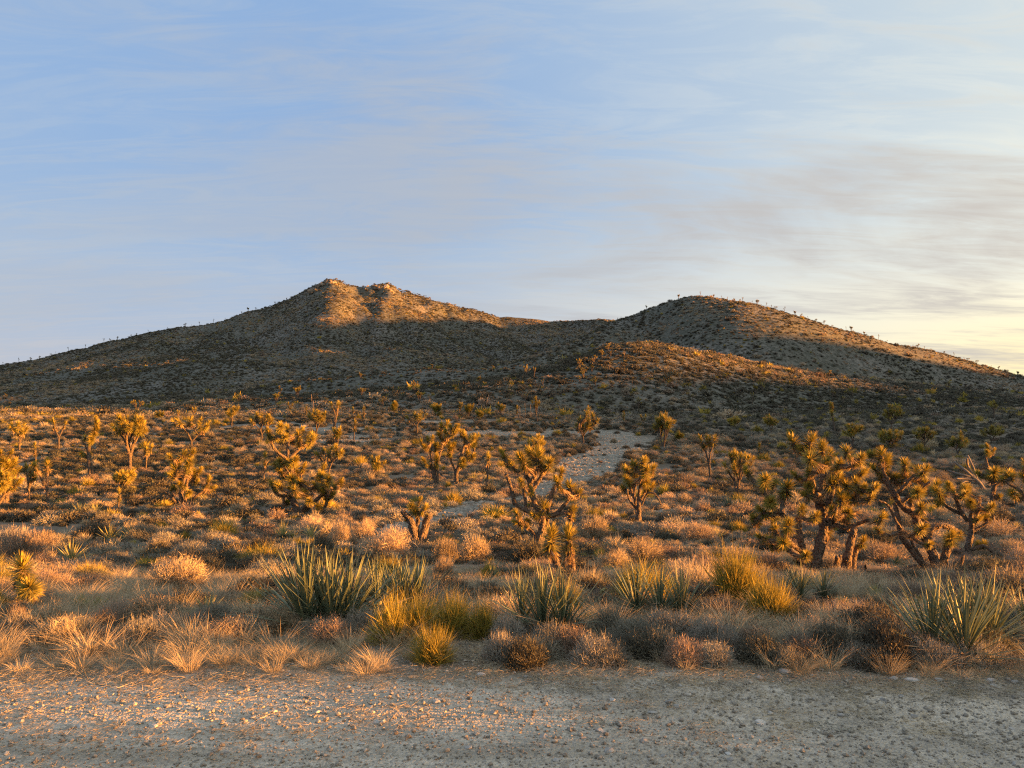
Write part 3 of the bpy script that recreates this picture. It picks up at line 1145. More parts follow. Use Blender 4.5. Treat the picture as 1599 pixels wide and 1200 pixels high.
hero(874, 908, [([(880, 912), (876, 893), (869, 876), (863, 862)], 14, 11)], [(861, 843, 16, 2, 0.0)],
     'short young Joshua tree with one spiky head, left one of the foreground pair', 2, thatch=4.0, depth=.1)
hero(892, 912, [([(890, 916), (894, 895), (893, 878), (888, 864)], 13, 11)], [(889, 843, 16, 2, 0.0)],
     'short young Joshua tree with one spiky head, right one of the foreground pair', 3, thatch=4.0, depth=.1)
hero(40, 960, [([(36, 962), (32, 940), (36, 920), (40, 902)], 12, 10), ([(48, 960), (54, 935), (60, 915)], 9, 7)],
     [(46, 884, 20, 1, -.1), (68, 908, 17, 1, -.2), (40, 934, 15, 0, -.3), (22, 925, 14, 0, -.2), (58, 942, 12, 0, -.3)],
     'glowing yellow young Joshua tree with stacked heads at the left edge of the roadside scrub', 4, thatch=2.5, depth=.2)

hero(1285, 905,
     [([(1272, 908), (1273, 882), (1282, 852), (1288, 822), (1284, 792), (1276, 766), (1268, 733)], 24, 9),
      ([(1280, 785), (1289, 752), (1294, 722)], 12, 8), ([(1286, 800), (1301, 772), (1312, 742), (1318, 725)], 12, 8),
      ([(1290, 812), (1315, 785), (1334, 768)], 10, 7), ([(1288, 822), (1313, 800), (1334, 786)], 10, 7),
      ([(1286, 830), (1318, 806), (1350, 804)], 9, 7), ([(1286, 790), (1276, 770), (1262, 765)], 8, 6),
      ([(1266, 900), (1256, 866), (1249, 836), (1246, 804)], 16, 9), ([(1248, 822), (1226, 802), (1206, 788)], 9, 7),
      ([(1208, 792), (1196, 768), (1186, 752)], 7, 6), ([(1222, 800), (1228, 780), (1231, 770)], 8, 7),
      ([(1252, 858), (1228, 842), (1211, 824)], 10, 7), ([(1262, 885), (1240, 862), (1222, 852)], 9, 7),
      ([(1330, 906), (1319, 882), (1321, 850), (1325, 820)], 18, 11), ([(1325, 824), (1306, 818), (1294, 826)], 8, 6),
      ([(1333, 898), (1334, 872), (1341, 852)], 12, 9), ([(1318, 896), (1301, 880), (1291, 860)], 10, 7),
      ([(1325, 822), (1340, 812), (1345, 806)], 7, 6), ([(1290, 906), (1297, 884), (1305, 862)], 9, 6)],
     [(1257, 692, 12, 1), (1277, 691, 13, 1), (1251, 713, 13, 0), (1268, 705, 11), (1290, 704, 12), (1305, 703, 11), (1318, 712, 11), (1328, 714, 10),
      (1299, 716, 10), (1322, 738, 10), (1328, 752, 9), (1285, 752, 12, 0, -.3), (1296, 744, 11, 0, -.3), (1302, 776, 12, 0, -.3), (1312, 774, 10, 0, -.2),
      (1346, 739, 11), (1347, 757, 9), (1340, 783, 12), (1348, 773, 9), (1330, 776, 10), (1362, 804, 11, 0), (1316, 797, 10, 0), (1308, 806, 9), (1290, 792, 9, 0, -.3),
      (1232, 763, 15, 0), (1215, 757, 10), (1188, 748, 12, 1), (1180, 741, 9), (1196, 757, 9), (1203, 783, 12, 0), (1200, 801, 12, 0), (1213, 813, 13, 0), (1198, 820, 11, 0),
      (1205, 836, 11, 0), (1216, 850, 12, 0), (1226, 858, 10, 0), (1238, 856, 9, 0), (1190, 812, 9, 0), (1255, 770, 10), (1262, 758, 9), (1250, 743, 9),
      (1256, 800, 9, 1), (1242, 790, 9, 0), (1307, 832, 11, 1), (1345, 845, 9, 1), (1322, 808, 9, 0), (1335, 815, 8, 0), (1276, 722, 10, 1), (1308, 724, 10, 1),
      (1252, 876, 7, 0), (1222, 830, 10, 0), (1185, 835, 9, 0), (1312, 754, 10, 0, -.3), (1336, 760, 10, 0), (1262, 735, 9, 0)],
     'large dense Joshua tree with many spiky heads and thick trunks, behind the bright yellow-green bushes', 5, depth=1.2, thatch=1.5)

hero(1465, 900,
     [([(1466, 903), (1461, 872), (1451, 846), (1438, 817), (1431, 802), (1412, 786), (1401, 766), (1389, 746), (1386, 735)], 17, 8),
      ([(1462, 893), (1441, 876), (1423, 852), (1413, 836), (1409, 802), (1406, 786)], 13, 7),
      ([(1413, 832), (1400, 812), (1388, 788), (1371, 778)], 6, 3), ([(1402, 768), (1413, 751), (1421, 739)], 7, 5),
      ([(1409, 782), (1426, 762), (1437, 748)], 7, 5), ([(1459, 866), (1452, 836), (1463, 821), (1481, 820), (1497, 828), (1504, 836)], 11, 9),
      ([(1472, 899), (1475, 868), (1480, 848)], 14, 12), ([(1468, 899), (1446, 889), (1430, 886), (1408, 894)], 12, 9),
      ([(1388, 746), (1380, 738), (1376, 728)], 6, 5), ([(1440, 870), (1430, 850), (1432, 835)], 6, 4), ([(1482, 898), (1495, 885), (1497, 862)], 7, 5)],
     [(1388, 712, 11, 1), (1378, 734, 9), (1400, 722, 10, 2), (1415, 726, 11), (1430, 733, 10), (1441, 739, 11), (1449, 744, 10), (1404, 736, 9), (1419, 765, 11, 0, -.3),
      (1426, 751, 10), (1436, 766, 9), (1429, 790, 10, 0, -.2), (1434, 780, 8), (1422, 820, 10, 1), (1431, 842, 7, 0), (1480, 838, 12, 1, -.1), (1457, 813, 9, 0),
      (1393, 745, 9), (1372, 826, 7, 0), (1410, 748, 9), (1445, 754, 8), (1420, 742, 9), (1503, 836, 8, 0)],
     'twisted open Joshua tree with a low arching arm, right of the large dense one', 6, depth=.9, thatch=1.6)
hero(1512, 874,
     [([(1512, 878), (1511, 852), (1515, 828), (1513, 806)], 13, 8), ([(1511, 812), (1496, 792), (1486, 767), (1478, 752)], 7, 5),
      ([(1503, 802), (1481, 790), (1466, 776), (1455, 766)], 6, 4), ([(1514, 812), (1515, 792), (1517, 778)], 7, 6), ([(1516, 826), (1528, 798), (1531, 776)], 7, 5),
      ([(1516, 830), (1531, 820), (1541, 812)], 5, 4), ([(1514, 858), (1532, 850), (1541, 856), (1547, 866)], 6, 5)],
     [(1461, 759, 11, 0), (1452, 765, 9), (1465, 781, 8), (1493, 769, 8, 1), (1505, 764, 9, 1), (1520, 767, 9, 1), (1535, 789, 8), (1522, 792, 8, 2), (1543, 808, 8, 1),
      (1504, 782, 7, 2), (1538, 851, 8, 0), (1546, 870, 7, 0), (1518, 808, 7, 1), (1530, 850, 7, 0), (1472, 758, 8)],
     'slender Joshua tree with long bare arms beside the log, second from the right edge', 7, depth=.8, thatch=1.2)
hero(1552, 800, [([(1552, 802), (1549, 775), (1551, 752)], 9, 7), ([(1551, 758), (1546, 730), (1544, 712)], 5, 3)],
     [(1546, 738, 11, 0), (1534, 741, 8), (1568, 741, 10, 0), (1556, 747, 9), (1543, 701, 5, 3), (1536, 706, 5, 2), (1551, 704, 4, 2), (1558, 775, 6, 0)],
     'Joshua tree with a tuft of thin tall tips, behind the slender long-armed one', 8, depth=.6, detail=2)
hero(1604, 805, [([(1608, 808), (1602, 780), (1591, 764), (1573, 753)], 8, 5), ([(1603, 785), (1604, 755), (1599, 735)], 7, 6)],
     [(1597, 724, 9, 1), (1585, 746, 8), (1580, 771, 9, 0), (1600, 745, 9), (1606, 765, 10), (1590, 775, 8), (1571, 750, 7, 0)],
     'Joshua tree cut off by the right edge of the view', 9, depth=.6)

hero(468, 808,
     [([(468, 811), (463, 793), (456, 778), (452, 768)], 14, 9), ([(456, 780), (446, 772), (444, 788)], 6, 4), ([(454, 774), (456, 745), (451, 716)], 10, 7),
      ([(451, 718), (432, 700), (427, 680)], 6, 4), ([(451, 716), (447, 698), (448, 682)], 6, 4), ([(452, 716), (466, 700), (486, 686)], 6, 4),
      ([(453, 740), (434, 715), (426, 708)], 5, 3), ([(468, 806), (482, 785), (494, 768)], 9, 6), ([(474, 800), (500, 775), (517, 762)], 8, 5),
      ([(505, 803), (512, 780), (518, 760)], 6, 5)],
     [(427, 676, 8, 1), (437, 672, 8), (450, 667, 8, 1), (461, 675, 8), (470, 680, 8), (480, 683, 8), (487, 687, 8), (478, 694, 7), (468, 691, 7), (446, 688, 7, 2),
      (430, 686, 7, 2), (456, 681, 7), (440, 681, 7), (475, 688, 7), (452, 722, 9), (463, 720, 8), (440, 721, 8), (456, 733, 9), (466, 733, 8), (448, 742, 9), (462, 746, 9), (439, 735, 8),
      (432, 728, 8), (446, 756, 8), (460, 757, 9), (471, 762, 8), (455, 766, 7), (434, 745, 7), (495, 738, 8), (508, 741, 8), (520, 748, 9), (524, 757, 8), (506, 755, 8), (515, 762, 8, 2),
      (490, 750, 8), (498, 766, 8), (488, 761, 7), (509, 771, 7, 2), (495, 778, 7), (502, 789, 6), (484, 768, 7), (517, 775, 7, 2), (447, 785, 6, 1), (430, 758, 7)],
     'big bushy sunlit Joshua tree with two crown masses, left of centre', 10, depth=2.0, thatch=1.0)
hero(142, 747, [([(142, 749), (140, 722), (139, 702), (143, 686), (148, 672)], 7, 5), ([(139, 708), (134, 697), (128, 688)], 2.5, 2), ([(138, 716), (129, 707), (120, 717)], 3, 2),
                ([(143, 746), (145, 732), (144, 722)], 4, 3)],
     [(147, 678, 7, 3), (150, 666, 7, 2), (144, 688, 6, 2), (133, 684, 5, 0), (149, 657, 4, 3), (136, 712, 6, 0), (131, 709, 5, 0)],
     'slim leaning Joshua tree with one long lit column head, far left', 11, depth=.4, thatch=1.5)
hero(287, 792, [([(285, 795), (284, 768), (289, 742), (296, 728)], 8, 5), ([(283, 790), (283, 755), (276, 732), (271, 718)], 7, 5),
                ([(290, 792), (304, 776), (319, 764)], 5, 4), ([(280, 790), (270, 774), (263, 766)], 4, 3), ([(290, 790), (294, 765), (300, 745)], 5, 4)],
     [(270, 715, 7), (276, 725, 7, 2), (285, 711, 8), (297, 709, 8), (290, 720, 7), (301, 728, 8, 2), (293, 741, 7, 2), (306, 721, 6), (279, 741, 7), (322, 754, 7, 2), (326, 764, 7, 0),
      (303, 768, 6, 1), (263, 765, 6), (292, 756, 6, 2), (300, 740, 7), (283, 731, 7), (296, 752, 6, 2)],
     'open Joshua tree with a low arm reaching right, left quarter of the view', 12, depth=1.2, thatch=1.4)
hero(998, 820, [([(998, 824), (997, 800), (996, 783)], 10, 8), ([(997, 788), (986, 764), (985, 742)], 6, 4), ([(997, 787), (1000, 762), (1004, 746)], 6, 4),
                ([(998, 785), (1010, 767), (1018, 757)], 5, 4), ([(996, 795), (982, 778), (978, 762)], 5, 3), ([(994, 792), (990, 770), (993, 748)], 5, 4),
                ([(1002, 788), (1011, 769), (1022, 770), (1031, 786)], 3.5, 2.5)],
     [(990, 727, 9), (1000, 721, 9), (1010, 725, 9), (1018, 733, 9), (984, 738, 9), (1005, 735, 9), (995, 738, 9), (1016, 746, 8), (1008, 753, 8), (981, 750, 8), (1018, 762, 8, 1),
      (1000, 748, 8), (990, 755, 7), (978, 765, 7), (1012, 766, 6)],
     'round-crowned Joshua tree with a dark trunk, right of the wash', 13, depth=1.2, thatch=1.5)
hero(652, 852, [([(650, 855), (648, 832), (640, 808), (630, 796)], 17, 9), ([(656, 855), (662, 828), (671, 801)], 18, 11), ([(650, 840), (653, 812), (651, 792)], 9, 6),
                ([(652, 853), (640, 842), (628, 848)], 3, 2)],
     [(645, 791, 9, 0), (662, 795, 10, 0), (636, 811, 6, 0), (655, 782, 5, 2), (651, 800, 7, 0)],
     'squat Joshua tree with two thick dark stubs, left of the centre foreground', 14, depth=.5, thatch=.7)
hero(912, 697, [([(912, 699), (911, 684), (913, 672)], 5, 3.5), ([(911, 682), (906, 672)], 2.5, 2), ([(912, 680), (920, 668)], 3, 2)],
     [(905, 658, 7), (914, 649, 7), (921, 642, 6), (926, 652, 7), (918, 660, 7), (930, 659, 6), (909, 668, 7), (924, 668, 6), (902, 668, 5), (916, 668, 6), (922, 660, 6)],
     'small dark-trunked Joshua tree standing alone at the top of the wash', 15, depth=1.8, detail=1, thatch=.8)
hero(713, 757, [([(714, 760), (713, 742), (718, 722), (724, 700), (728, 690)], 8, 4), ([(714, 735), (722, 722), (730, 715)], 4, 3), ([(713, 738), (706, 722), (703, 712)], 4, 3)],
     [(726, 683, 6, 3), (720, 676, 5, 2), (734, 693, 7), (739, 686, 5, 2), (704, 704, 9, 1), (708, 697, 7), (730, 710, 7), (724, 722, 7, 2), (737, 714, 7, 1), (702, 694, 6), (719, 728, 6)],
     'Joshua tree with a thick dark foot, right one of the centre-left cluster', 16, depth=.9, thatch=1.4)
hero(684, 760, [([(684, 762), (680, 740), (686, 715), (692, 692)], 5, 3), ([(678, 748), (674, 725), (672, 705)], 4, 3), ([(676, 745), (680, 720), (684, 706)], 4, 3), ([(684, 755), (684, 735), (683, 722)], 4, 4)],
     [(689, 668, 6, 2), (697, 663, 6), (705, 668, 6), (710, 676, 6), (697, 676, 6), (688, 682, 6, 2), (698, 684, 6, 2), (669, 690, 6, 2), (676, 685, 6), (660, 690, 5), (666, 698, 5, 2), (680, 700, 6, 2),
      (686, 697, 6), (683, 720, 6, 3), (665, 721, 5, 3), (672, 727, 5, 2), (712, 668, 6)],
     'tall thin-stemmed Joshua tree with many small heads, left one of the centre-left cluster', 17, depth=.9, thatch=1.4)

# generic ones: column, base row, top row, width, style, label
TREES = [
    (8, 792, 700, 44, 'bushy', 'bright lit Joshua tree cut by the left edge of the view'),
    (-12, 815, 735, 60, 'bushy', 'low dense Joshua tree at the very left edge, in front of the lit one'),
    (46, 790, 728, 38, 'fork', 'golden forked Joshua tree, second from the left edge'),
    (78, 797, 722, 46, 'fork', 'dark-trunked forked Joshua tree, third from the left edge'),
    (57, 728, 698, 8, 'single', 'thin single-headed Joshua tree poking up behind the left edge group'),
    (204, 738, 652, 48, 'spread', 'tall spreading Joshua tree with a lit double fork, right of the slim leaning one'),
    (228, 736, 697, 24, 'fork', 'short two-armed Joshua tree close to the tall spreading one on the left'),
    (194, 775, 733, 32, 'bushy', 'small leafy Joshua tree in front of the tall spreading one on the left'),
    (187, 808, 768, 16, 'single', 'stubby single-headed Joshua tree below the small leafy one'),
    (298, 706, 652, 70, 'spread', 'wide flat-crowned lit Joshua tree above the open one on the left'),
    (30, 708, 660, 36, 'spread', 'dim Joshua tree with lit tips near the far left skyline of the flat'),
    (92, 702, 660, 22, 'fork', 'two-tipped Joshua tree between the far left one and the slim leaning one'),
    (412, 756, 713, 12, 'single', 'lone columnar Joshua tree just left of the big bushy one'),
    (514, 748, 698, 46, 'spread', 'dark green spreading Joshua tree behind the right lobe of the big bushy one'),
    (526, 712, 672, 12, 'tall', 'columnar lit Joshua tree rising behind the dark green spreading one'),
    (521, 690, 628, 22, 'tall', 'tallest lit Joshua tree on the crest, left of centre'),
    (494, 684, 642, 34, 'spread', 'airy Joshua tree beside the white boulder on the flat'),
    (410, 692, 645, 42, 'spread', 'spreading Joshua tree behind and left of the big bushy one'),
    (362, 666, 636, 28, 'spread', 'small Joshua tree near the crest, behind the flat-crowned one'),
    (302, 656, 638, 16, 'fork', 'small lit Joshua tree on the slope above the flat-crowned one'),
    (277, 657, 642, 12, 'fork', 'tiny lit Joshua tree left of the small one above the flat-crowned one'),
    (250, 658, 644, 12, 'spread', 'tiny dim Joshua tree on the slope at the left'),
    (200, 668, 650, 14, 'fork', 'small forked Joshua tree behind the tall spreading left one'),
    (586, 744, 714, 28, 'bushy', 'low rounded Joshua tree alone among pink shrubs'),
    (553, 690, 661, 8, 'single', 'thin columnar Joshua tree with a lit side, on the pale patch'),
    (452, 650, 632, 9, 'fork', 'tiny Joshua tree on the crest above the big bushy one'),
    (552, 650, 640, 5, 'single', 'tiny spike-like Joshua tree on the crest right of the tallest one'),
    (652, 680, 642, 44, 'spread', 'dark spreading Joshua tree with lit edges behind the centre-left cluster'),
    (742, 722, 680, 12, 'tall', 'slim bare-stemmed Joshua tree right of the centre-left cluster'),
    (760, 762, 712, 16, 'fork', 'two-headed slim Joshua tree beside the small yucca'),
    (836, 742, 684, 26, 'upright', 'thin-tipped Joshua tree showing above the candelabra tree'),
    (1036, 702, 650, 34, 'upright', 'dense upright lit Joshua tree just right of the wash head'),
    (1006, 668, 650, 10, 'fork', 'tiny lit Joshua tree beyond the wash head'),
    (975, 662, 648, 6, 'single', 'tiny spike of a Joshua tree above the wash'),
    (1061, 690, 678, 9, 'bushy', 'tiny bushy Joshua tree by the dense upright one'),
    (1110, 748, 685, 30, 'tall', 'Joshua tree with a dark lower stem and golden top, right of the dense upright one'),
    (1152, 772, 709, 50, 'upright', 'fan-shaped multi-stemmed Joshua tree left of the large dense one'),
    (1186, 712, 698, 5, 'single', 'tiny spike-like Joshua tree above the fan-shaped one'),
    (1236, 698, 675, 14, 'fork', 'small bright Joshua tree above the large dense one'),
    (1305, 676, 632, 18, 'tall', 'dim slim Joshua tree on the shaded slope, right of centre'),
    (1333, 700, 662, 28, 'spread', 'brownish Joshua tree on the shaded slope behind the large dense one'),
    (1392, 674, 634, 32, 'spread', 'dark round Joshua tree on the shaded slope above the twisted one'),
    (1388, 706, 670, 42, 'bushy', 'dark green bushy Joshua tree behind the twisted one'),
    (1443, 702, 668, 28, 'bushy', 'dark round-topped Joshua tree between the bushy and the flat ones'),
    (1496, 716, 680, 34, 'spread', 'shaded Joshua tree with a flat top, right part of the slope'),
    (1548, 694, 668, 40, 'spread', 'wide shaded Joshua tree near the right edge of the slope'),
    (1553, 656, 626, 20, 'spread', 'tall dim Joshua tree on the slope at upper right'),
    (1205, 680, 650, 18, 'spread', 'dim Joshua tree on the shaded slope, above and left of the small bright one'),
    (1146, 668, 652, 22, 'bushy', 'dull low Joshua tree beyond the golden-topped one'),
    (1362, 722, 706, 16, 'bushy', 'low Joshua tree peeking between the large dense and twisted ones'),
    (616, 650, 631, 9, 'upright', 'tiny lit Joshua tree on the crest, above the pink shrubs'),
    (682, 650, 634, 14, 'upright', 'small lit Joshua tree on the crest behind the centre-left cluster'),
    (718, 650, 632, 7, 'fork', 'tiny thin Joshua tree on the crest, left one of a loose trio'),
    (732, 652, 635, 12, 'upright', 'small Joshua tree on the crest, middle one of a loose trio'),
    (749, 655, 643, 10, 'bushy', 'low Joshua tree on the crest, right one of a loose trio'),
    (782, 652, 630, 11, 'spread', 'small forked Joshua tree on the crest at the centre'),
    (840, 660, 626, 18, 'tall', 'bare-armed Joshua tree on the crest, left of the wash head'),
    (808, 652, 638, 6, 'single', 'tiny spike of a Joshua tree on the crest at the centre'),
    (570, 658, 640, 7, 'single', 'thin reddish Joshua tree on the crest beside a yellow bush'),
    (478, 652, 640, 6, 'single', 'tiny spike of a Joshua tree above the airy one'),
]
for i_, (x_, b_, t_, w_, st_, lab_) in enumerate(TREES):
    g_ = px_ground(x_, b_)
    s_ = g_[1] / F_PX
    H_ = (b_ - t_) * s_
    hr_ = min(.30, max(.12, (4.8 + .035 * (b_ - t_)) * s_))
    limbs_, heads_ = gen_tree(H_, w_ * s_, st_, 40 + i_ * 7, hr_)
    tr_ = joshua_tree((g_[0], g_[1], g_[2] - .03), limbs_, heads_, 2 if (b_ - t_) > 72 else 1, 100 + i_, thatch=1.2)
    tag(tr_, lab_, 'joshua tree', 'Joshua trees on the flat')

# dead leaning Joshua tree, the log
def dead_limbs(name, px, row, limbs, label, cat, seed, twigs=True):
    gx, gy, gz = px_ground(px, row)
    s = gy / F_PX
    g = np.random.default_rng(seed)
    root = bpy.data.objects.new(name, None)
    SC.collection.objects.link(root)
    root.location = (gx, gy, gz)
    for i, (pts, w0, w1) in enumerate(limbs):
        G = Geo()
        P = np.array([[(p[0] - px) * s, (p[2] if len(p) > 2 else 0), (row - p[1]) * s] for p in pts])
        S = spline(P, 5)
        G.tube(S, np.linspace(w0, w1, len(S)) * s * .5, 9, .12, tint=g.uniform(.2, .8), g=g)
        obj('trunk' if i == 0 else 'branch', G.mesh('branch', smooth=True), MAT['dead'], root)
    tag(root, label, cat)
    return root


dead_limbs('dead_joshua_tree', 1537, 768, [([(1540, 770), (1530, 755), (1518, 742)], 7, 5), ([(1522, 747), (1508, 735), (1496, 722, .3)], 5, 3), ([(1524, 748), (1512, 728), (1505, 716, -.3)], 4, 3),
                                           ([(1520, 745), (1503, 742), (1487, 736, .4)], 4, 3), ([(1524, 750), (1505, 748), (1490, 747, -.2)], 4, 2), ([(1526, 750), (1520, 730), (1515, 712, .2)], 4, 3),
                                           ([(1530, 756), (1510, 752), (1494, 755, -.4)], 3, 2)],
           'dead leaning Joshua tree, a grey fan of bare arms behind the slender one', 'dead tree', 5)
dead_limbs('fallen_log', 1390, 902, [([(1352, 888), (1378, 891), (1405, 899), (1428, 910), (1436, 914)], 11, 10), ([(1405, 899), (1418, 894), (1428, 893)], 7, 5), ([(1420, 906), (1432, 900), (1443, 902)], 5, 4)],
           'dark fallen Joshua tree log lying in the grass between two big trees', 'log', 6)

# ------------------------------------------------------------------ yuccas
YUCCAS = [  # column, base row, top row, width, material, rosettes, parts, label
    (505, 985, 853, 140, 'yucca', 5, True, 'large blue-green yucca clump left of centre, growing at the roadside scrub'),
    (620, 962, 872, 108, 'yucca', 4, True, 'grey-green yucca clump between the large left clump and the yellow-green broom bushes'),
    (846, 985, 878, 128, 'yucca', 3, True, 'blue-green yucca in front of the candelabra Joshua tree'),
    (1030, 968, 882, 128, 'yucca', 3, True, 'wide yucca with pale leaf edges left of the bright yellow-green bushes'),
    (1275, 938, 884, 110, 'yucca', 2, True, 'sparse yucca at the foot of the large dense Joshua tree'),
    (1510, 1022, 898, 215, 'yucca', 5, True, 'biggest dark green yucca clump, at the right edge of the scrub'),
    (1606, 990, 905, 70, 'yucca', 1, True, 'yucca half cut off by the right edge of the view'),
    (1240, 922, 880, 70, 'yucca', 1, False, 'small yucca behind the orange-lit bush'),
    (330, 965, 914, 66, 'yucca_dry', 1, False, 'golden spiky yucca top left of the yellow roadside bush'),
    (127, 952, 924, 28, 'yucca_dry', 1, False, 'small golden yucca fan, left one of a pair above the straw grass'),
    (156, 954, 926, 28, 'yucca_dry', 1, False, 'small golden yucca fan, right one of a pair above the straw grass'),
    (118, 876, 826, 40, 'yucca_dry', 1, False, 'lone upright yellow yucca at the left'),
    (446, 840, 800, 62, 'yucca_dry', 1, False, 'spiky yellow yucca at the foot of the big bushy Joshua tree'),
    (486, 842, 812, 38, 'yucca_dry', 1, False, 'smaller yellow yucca right of the one under the big bushy Joshua tree'),
    (185, 846, 812, 74, 'yucca_dry', 2, False, 'wide yellow yucca clump at the left, behind the lone upright one'),
    (138, 806, 777, 66, 'yucca_dry', 2, False, 'yellow yucca mass right of the dark-trunked forked Joshua tree'),
    (240, 762, 748, 22, 'yucca_dry', 1, False, 'small yellow yucca right of the small leafy Joshua tree'),
    (122, 778, 758, 24, 'yucca_dry', 1, False, 'small yucca below the slim leaning Joshua tree'),
    (741, 752, 732, 24, 'yucca_dry', 1, False, 'small yellow yucca by the centre-left cluster of Joshua trees'),
    (957, 802, 782, 38, 'yucca', 1, False, 'dull green yucca left of the round-crowned Joshua tree'),
    (1150, 798, 768, 66, 'yucca', 2, False, 'grey-green yucca under the fan-shaped Joshua tree'),
    (1118, 842, 816, 26, 'yucca_dry', 1, False, 'thin yellow-green yucca among pink shrubs right of the round-crowned tree'),
    (900, 810, 790, 40, 'yucca', 1, False, 'green yucca behind the right arm of the candelabra tree'),
    (160, 760, 742, 30, 'yucca', 1, False, 'dim yucca at the foot of the slim leaning Joshua tree'),
    (1400, 885, 862, 40, 'yucca', 1, False, 'small green yucca behind the fallen log'),
    (770, 905, 880, 34, 'yucca', 1, False, 'narrow yucca tip left of the candelabra trunk'),
    (1372, 935, 908, 60, 'yucca_dry', 1, False, 'pale yucca tips left of the biggest dark green clump'),
]
LM = []          # landmarks for the labels: column, row, short name
for i_, (x_, b_, t_, w_, m_, n_, pt_, lab_) in enumerate(YUCCAS):
    g_ = px_ground(x_, b_)
    s_ = g_[1] / F_PX
    o_ = yucca(g_[0], g_[1], g_[2], w_ * s_, (b_ - t_) * s_, m_, 20 + i_, pt_, per=58 if pt_ else 44, nros=n_)
    tag(o_, lab_, 'yucca', 'yucca clumps in the scrub')

# ------------------------------------------------------------------ shrub kinds
KIND = {}
for k_, (mt_, shp_, h_) in {'tan': ('tan', 'twig', .78), 'rose': ('rose', 'twig', .72), 'grey': ('grey', 'twig', .7), 'dark': ('dark', 'leafy', .72),
                            'green': ('green', 'up', 1.15), 'gold': ('straw', 'up', .95)}.items():
    KIND[k_] = {'mat': MAT[mt_], 'hi': [shrub_mesh('shrub', 500 + 31 * v + len(k_) * 7, 1500, .017, shp_, h_) for v in range(3)],
                'mid': [shrub_mesh('shrub', 800 + 31 * v + len(k_) * 7, 420, .042, shp_, h_) for v in range(3)],
                'low': [shrub_mesh('shrub', 1100 + 31 * v + len(k_) * 7, 46, .16, shp_, h_) for v in range(2)]}
    for L_ in ('hi', 'mid', 'low'):
        for m_ in KIND[k_][L_]:
            m_.materials.append(MAT[mt_])
GRASS = [grass_mesh('grass_tuft', 1500 + i, 130, .011, (.5, .8, .6, 1.0)[i]) for i in range(4)]
GRASS_LO = [grass_mesh('grass_tuft', 1600 + i, 36, .03, (.5, .9)[i]) for i in range(2)]
for m_ in GRASS + GRASS_LO:
    m_.materials.append(MAT['straw'])

DESC = {'tan': 'straw-coloured twiggy shrub', 'rose': 'pinkish brown twiggy shrub', 'grey': 'grey dry shrub', 'dark': 'dark low shrub',
        'green': 'yellow-green broom bush', 'gold': 'golden grassy clump', 'grass': 'pale dry grass tuft', 'stone': 'whitish stone', 'ridge': 'tiny ridge-line Joshua tree', 'skyline': 'tiny skyline Joshua tree', 'slope': 'small distant Joshua tree', 'shade': 'dim small Joshua tree'}
LMF = [(512, 435, 'the highest summit'), (1090, 467, 'the top of the rounded hill'), (0, 570, 'the left edge on the ridge'), (1599, 590, 'the right edge on the skyline'),
       (240, 520, 'the middle of the left ridge'), (390, 485, 'the steep upper left ridge'), (1300, 515, 'the dark rock band'), (1180, 575, 'the sunlit knoll'), (1000, 545, 'the top of the sunlit knoll'),
       (1450, 552, 'the long right-hand skyline'), (1450, 610, 'the foot of the right hill'), (940, 500, 'the saddle knoll'), (250, 600, 'the left foothill'), (560, 600, 'the foot of the twin summits'),
       (60, 620, 'the far left foot of the mountain'), (760, 600, 'the hollow below the saddle'), (1180, 625, 'the shaded fan below the knoll'), (400, 640, 'the crest at the left'), (720, 640, 'the crest at the centre')]
LM = [(843, 850, 'the candelabra Joshua tree'), (1275, 870, 'the large dense Joshua tree'), (1465, 880, 'the twisted Joshua tree'), (468, 800, 'the big bushy Joshua tree'),
      (652, 845, 'the squat two-stub Joshua tree'), (998, 815, 'the round-crowned Joshua tree'), (287, 785, 'the open low-armed Joshua tree'),
      (142, 742, 'the slim leaning Joshua tree'), (50, 920, 'the glowing young Joshua tree'), (875, 880, 'the twin young Joshua trees'),
      (505, 950, 'the large left yucca clump'), (846, 960, 'the front-centre yucca'), (1030, 940, 'the wide pale-edged yucca'), (1510, 980, 'the biggest right yucca'),
      (1175, 930, 'the bright yellow-green bushes'), (700, 970, 'the central broom bushes'), (118, 860, 'the lone upright yucca'), (1390, 900, 'the fallen log'),
      (185, 835, 'the wide yellow yucca clump'), (620, 930, 'the grey-green yucca clump'), (700, 745, 'the centre-left tree cluster'), (1512, 850, 'the slender long-armed tree'),
      (300, 1040, 'the left road edge'), (1230, 1052, 'the flat white roadside rock'), (390, 940, 'the yellow roadside bush'), (1152, 765, 'the fan-shaped Joshua tree'),
      (740, 1020, 'the central verge')]
AUTO = []        # things that still need a label: (object, kind, column, row)
ORD = ['', 'second', 'third', 'fourth', 'fifth', 'sixth', 'seventh', 'eighth', 'ninth', 'tenth', 'eleventh', 'twelfth', 'thirteenth', 'fourteenth', 'fifteenth',
       'sixteenth', 'seventeenth', 'eighteenth', 'nineteenth', 'twentieth']
ORD += ['twenty-' + w for w in ('first', 'second', 'third', 'fourth', 'fifth', 'sixth', 'seventh', 'eighth', 'ninth')]
ORD += ['thirtieth'] + ['thirty-' + w for w in ('first', 'second', 'third', 'fourth', 'fifth', 'sixth', 'seventh', 'eighth', 'ninth')]


def to_px(x, y, z):
    return 800 + F_PX * x / y, HORIZON - F_PX * (z - EYE) / y


